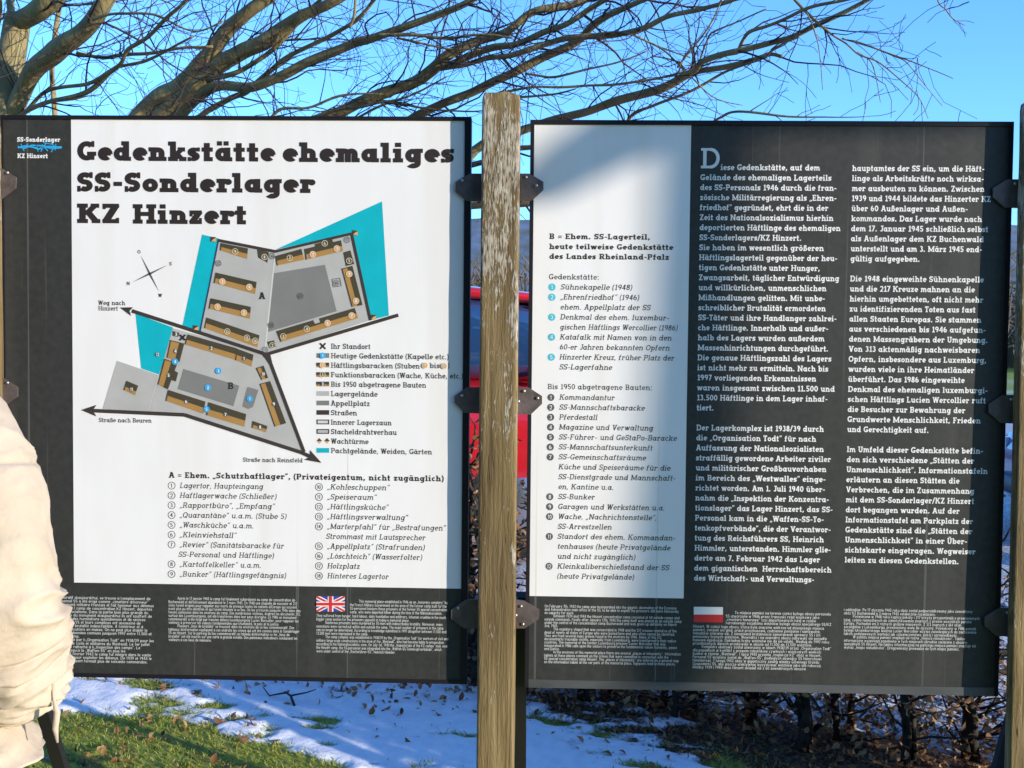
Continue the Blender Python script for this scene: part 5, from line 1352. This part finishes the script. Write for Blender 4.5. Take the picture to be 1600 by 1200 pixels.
# ------------------------------------------------------------------ the person at the left edge
M['jacket'] = mat('cream_jacket_cloth', (0.56, 0.455, 0.345), 0.85, col2=(0.49, 0.39, 0.285), nscale=9, bump=0.55, bscale=24, spec=0.2)
M['skin'] = mat('skin', (0.52, 0.30, 0.21), 0.5, noise_amt=0.1, nscale=30)
M['hair'] = mat('grey_hair', (0.12, 0.10, 0.085), 0.6, noise_amt=0.4, nscale=60, stretch=(1, 1, .2))
M['jeans'] = mat('blue_denim', (0.035, 0.055, 0.12), 0.85, noise_amt=0.3, nscale=40)
M['shoe'] = mat('brown_leather', (0.06, 0.035, 0.02), 0.5)
M['eye'] = mat('eye_white', (0.75, 0.73, 0.7), 0.2)
M['iris'] = mat('eye_iris', (0.05, 0.035, 0.02), 0.2)
PX, PY = -1.195, 1.95
PE = thing('person', 'person in a cream padded jacket seen from behind, hand in pocket, at the left edge', 'person', (PX, PY, 0))
def skin_mesh(name, verts, edges, radii, root, sub=2):
    me = bpy.data.meshes.new(name); me.from_pydata(verts, edges, []); o = bpy.data.objects.new(name, me); COL.objects.link(o)
    sk = o.modifiers.new('skin', 'SKIN'); sk.use_smooth_shade = True; sk.branch_smoothing = 0.4
    for i, r in enumerate(radii):
        d = me.skin_vertices[0].data[i]; d.radius = (r, r) if not isinstance(r, tuple) else r; d.use_root = (i == root)
    ss = o.modifiers.new('sub', 'SUBSURF'); ss.levels = sub; ss.render_levels = sub
    dg = bpy.context.evaluated_depsgraph_get(); out = bpy.data.meshes.new_from_object(o.evaluated_get(dg))
    bpy.data.objects.remove(o); out.name = name
    return out
# skeleton (metres, relative to the point between the feet; he looks along +y at the board)
J = [(0,0,.95),(0,.01,1.08),(0,-.01,1.24),(0,-.015,1.40),(0,.0,1.50),(0,.02,1.56),(0,.035,1.635),(0,.03,1.71),
     (.085,0,.90),(.10,.02,.50),(.11,-.03,.09),(.125,.10,.04),(.13,.19,.03),
     (-.085,0,.90),(-.10,.02,.50),(-.11,-.03,.09),(-.125,.10,.04),(-.13,.19,.03),
     (.15,-.015,1.43),(.215,-.03,1.33),(.265,-.05,1.13),(.225,.05,.97),(.195,.07,.93),
     (-.15,-.015,1.43),(-.215,-.03,1.33),(-.265,-.05,1.13),(-.225,.05,.97),(-.195,.07,.93)]
E = [(0,1),(1,2),(2,3),(3,4),(4,5),(5,6),(6,7),(0,8),(8,9),(9,10),(10,11),(11,12),(0,13),(13,14),(14,15),(15,16),(16,17),(3,18),(18,19),(19,20),(20,21),(21,22),(3,23),(23,24),(24,25),(25,26),(26,27)]
RD = [(.15,.11),(.14,.10),(.155,.11),(.13,.09),.056,.056,(.078,.098),(.074,.095),.085,.058,.042,.042,.032,.085,.058,.042,.042,.032,.058,.048,.042,.032,.028,.058,.048,.042,.032,.028]
body = skin_mesh('body', J, E, RD, 0)
put('body', body, PE, M['skin'])
# hands: palm and five fingers, in the pockets
for s in (1, -1):
    V = [(s*.235,.10,.92),(s*.228,.125,.885),(s*.222,.145,.845)]; ED = [(0,1),(1,2)]; RR = [.026,(.034,.016),(.036,.014)]
    for k, (o_, l_) in enumerate(((-.028,.062),(-.010,.072),(.009,.068),(.026,.052))):
        i = len(V); a = (s*(.222) , .145 + o_, .838); V += [a, (s*.214, .150 + o_, .838 - l_*.55), (s*.200, .150 + o_, .838 - l_*.95)]; ED += [(2, i), (i, i+1), (i+1, i+2)]; RR += [.009, .0085, .007]
    i = len(V); V += [(s*.205,.155,.875),(s*.185,.165,.845),(s*.178,.170,.82)]; ED += [(1, i), (i, i+1), (i+1, i+2)]; RR += [.012, .0105, .008]
    V = [(q[0] - s*.055, q[1] - .05, q[2] + .02) for q in V]
    put('hand', skin_mesh('hand', V, ED, RR, 0), PE, M['skin'])
# face: nose, eyes, mouth, ears, and short hair
fc = MB(); fc.tube([(0,.125,1.675),(0,.142,1.65),(0,.148,1.637),(0,.128,1.625)], [.009,.013,.017,.011], 8); fc.tube([(-.025,.122,1.60),(0,.131,1.602),(.025,.122,1.60)], [.004,.008,.004], 6); fc.build('face', M['skin'], PE)
for s in (1, -1):
    e = MB(); e.tube([(s*.032,.105,1.672),(s*.032,.122,1.672)], [.014,.010], 10); eo = e.build('eye', M['eye'], PE)
    e = MB(); e.tube([(s*.032,.118,1.672),(s*.032,.1235,1.672)], [.006,.005], 8); e.build('iris', M['iris'], eo)
    e = MB(); e.tube([(s*.078,.025,1.685),(s*.092,.012,1.675),(s*.09,.010,1.65),(s*.078,.025,1.625)], [.008,.013,.012,.007], 8); e.build('ear', M['skin'], PE)
hr = MB(); vs = []; fs = []
for i in range(13):
    for j in range(28):
        th = R(100) * i / 12; ph = 2*math.pi*j/28
        k = 1 + .03*noise.noise(Vector((j*.9, i*.6, 3)))
        front = math.sin(ph) > .25
        th2 = min(th, R(58)) if front else th
        vs.append((.088*k*math.sin(th2)*math.cos(ph), .018 + .108*k*math.sin(th2)*math.sin(ph), 1.695 + .105*k*math.cos(th2)))
for i in range(12):
    for j in range(28): fs.append((i*28+j, i*28+(j+1)%28, (i+1)*28+(j+1)%28, (i+1)*28+j))
hr.add(vs, fs, 0, True); hr.build('hair', M['hair'], PE)
# jeans and shoes
tj = MB()
for s in (1, -1):
    pts = [Vector((s*.08,0,.98)), Vector((s*.09,.005,.85)), Vector((s*.10,.02,.50)), Vector((s*.108,-.02,.2)), Vector((s*.11,-.025,.05))]
    a, b = smooth(pts, [.095,.098,.080,.068,.066], 8); b = [r*(1+.05*noise.noise(Vector((0, i*.9, s)))) for i, r in enumerate(b)]; tj.tube(a, b, 20)
tj.build('trousers', M['jeans'], PE)
for s in (1, -1):
    so = MB(); a, b = smooth([Vector((s*.11,-.09,.05)), Vector((s*.115,-.03,.06)), Vector((s*.122,.08,.05)), Vector((s*.13,.19,.035)), Vector((s*.132,.225,.03))], [.035,.052,.052,.044,.02], 6); so.tube(a, b, 16); so.build('shoe', M['shoe'], PE)

# jacket: torso, collar, flared hem, and sleeves with gathered folds
def fold_tube(b, path, rad, nseg, nring, foldfn, ell=None, cap=False):
    pts, rs = smooth([Vector(p) for p in path], rad, nring // (len(path) - 1))
    k = len(pts); vs = []
    for i, p in enumerate(pts):
        t = (pts[min(i+1, k-1)] - pts[max(i-1, 0)]).normalized()
        u = Vector((1, 0, 0)); u = (u - t * u.dot(t)).normalized(); w = t.cross(u)
        for j in range(nseg):
            a = 2*math.pi*j/nseg; r = rs[i] * (1 + foldfn(i/(k-1), a))
            ey = ell(i/(k-1)) if ell else 1.0
            vs.append(p + u * math.cos(a) * r + w * math.sin(a) * r * ey)
    fs = [(i*nseg+j, i*nseg+(j+1)%nseg, (i+1)*nseg+(j+1)%nseg, (i+1)*nseg+j) for i in range(k-1) for j in range(nseg)]
    if cap: fs += [tuple(range(nseg))[::-1], tuple((k-1)*nseg + j for j in range(nseg))]
    b.add(vs, fs, 0, True)
def fn(v, s=1): return noise.noise(Vector(v)) * s
jk = MB()
def ridge(v, p=3): return (1 - abs(noise.noise(Vector(v)))) ** p
def torso_fold(t, a):
    g = math.exp(-((t-.80)/.05)**2)
    return .09*(ridge((math.cos(a)*1.1, math.sin(a)*1.1, t*11 + math.cos(a))) - .55) + .05*fn((math.cos(a)*1.6, math.sin(a)*1.6, t*9), 1) + .025*fn((math.cos(a)*4, math.sin(a)*4, t*22)) - .10*g + .03*g*math.sin(a*26) + .02*math.sin(a*14 + 3*t)*max(0, t-.8)*5
fold_tube(jk, [(0,.0,1.535),(0,-.005,1.49),(0,-.01,1.43),(0,-.012,1.30),(0,-.01,1.15),(0,0,1.02),(0,0,.97),(0,0,.90),(0,0,.83)], [.075,.13,.20,.225,.225,.215,.205,.245,.275], 64, 120, torso_fold, lambda t: .95 if t < .1 else .70)
def sleeve_fold(t, a):
    el = math.exp(-((t-.55)/.10)**2); cu = math.exp(-((t-.82)/.14)**2)
    c, s = math.cos(a), math.sin(a)
    f = .10*fn((c*1.2, s*1.2, t*5))
    f += (.06 + .22*cu + .15*el) * (ridge((c*.7 + 4, s*.7, t*15 + .8*c + .5*s)) - .55)
    f += (.03 + .09*cu) * (ridge((c*1.5 + 9, s*1.5, t*30 - .9*s)) - .55)
    return f + .012*fn((c*5, s*5, t*40)) - .10*math.exp(-((t-.665)/.008)**2) - .09*math.exp(-((t-.60)/.008)**2) - .06*math.exp(-((t-.22 - .03*math.cos(a))/.006)**2)
SL = [(.10,-.015,1.475),(.165,-.02,1.435),(.215,-.03,1.345),(.248,-.045,1.235),(.265,-.05,1.13),(.262,-.02,1.06),(.246,.01,1.00),(.222,.035,.955),(.205,.05,.93)]
SR = [.075,.086,.092,.094,.098,.098,.092,.078,.056]
for s in (1, -1):
    fold_tube(jk, [(s*x, y, z) for x, y, z in SL], SR, 72, 240, sleeve_fold, None, True)
jk.build('jacket', M['jacket'], PE)
# shoulder flap seam and collar
cl = MB(); fold_tube(cl, [(0,.0,1.49),(0,.005,1.53),(0,.01,1.575)], [.115,.098,.092], 40, 20, lambda t, a: .04*fn((math.cos(a)*3, math.sin(a)*3, t*3)), lambda t: .95); cl.build('collar', M['jacket'], PE)
for s in (1, -1):
    pc = MB(); pc.tube([(s*.20,.055,1.0),(s*.215,.075,.94),(s*.21,.09,.90)], [.012,.016,.010], 8); pc.build('pocket_flap', M['jacket'], PE)
dc = MB(); dc.tube([(.325,.0,.99),(.334,-.01,.955),(.342,-.012,.93),(.338,-.012,.90),(.342,-.012,.875)], [.0025,.0025,.006,.0055,.002], 8); dc.build('draw_cord', M['jacket'], PE)
PE.rotation_euler = (0, 0, R(-8))
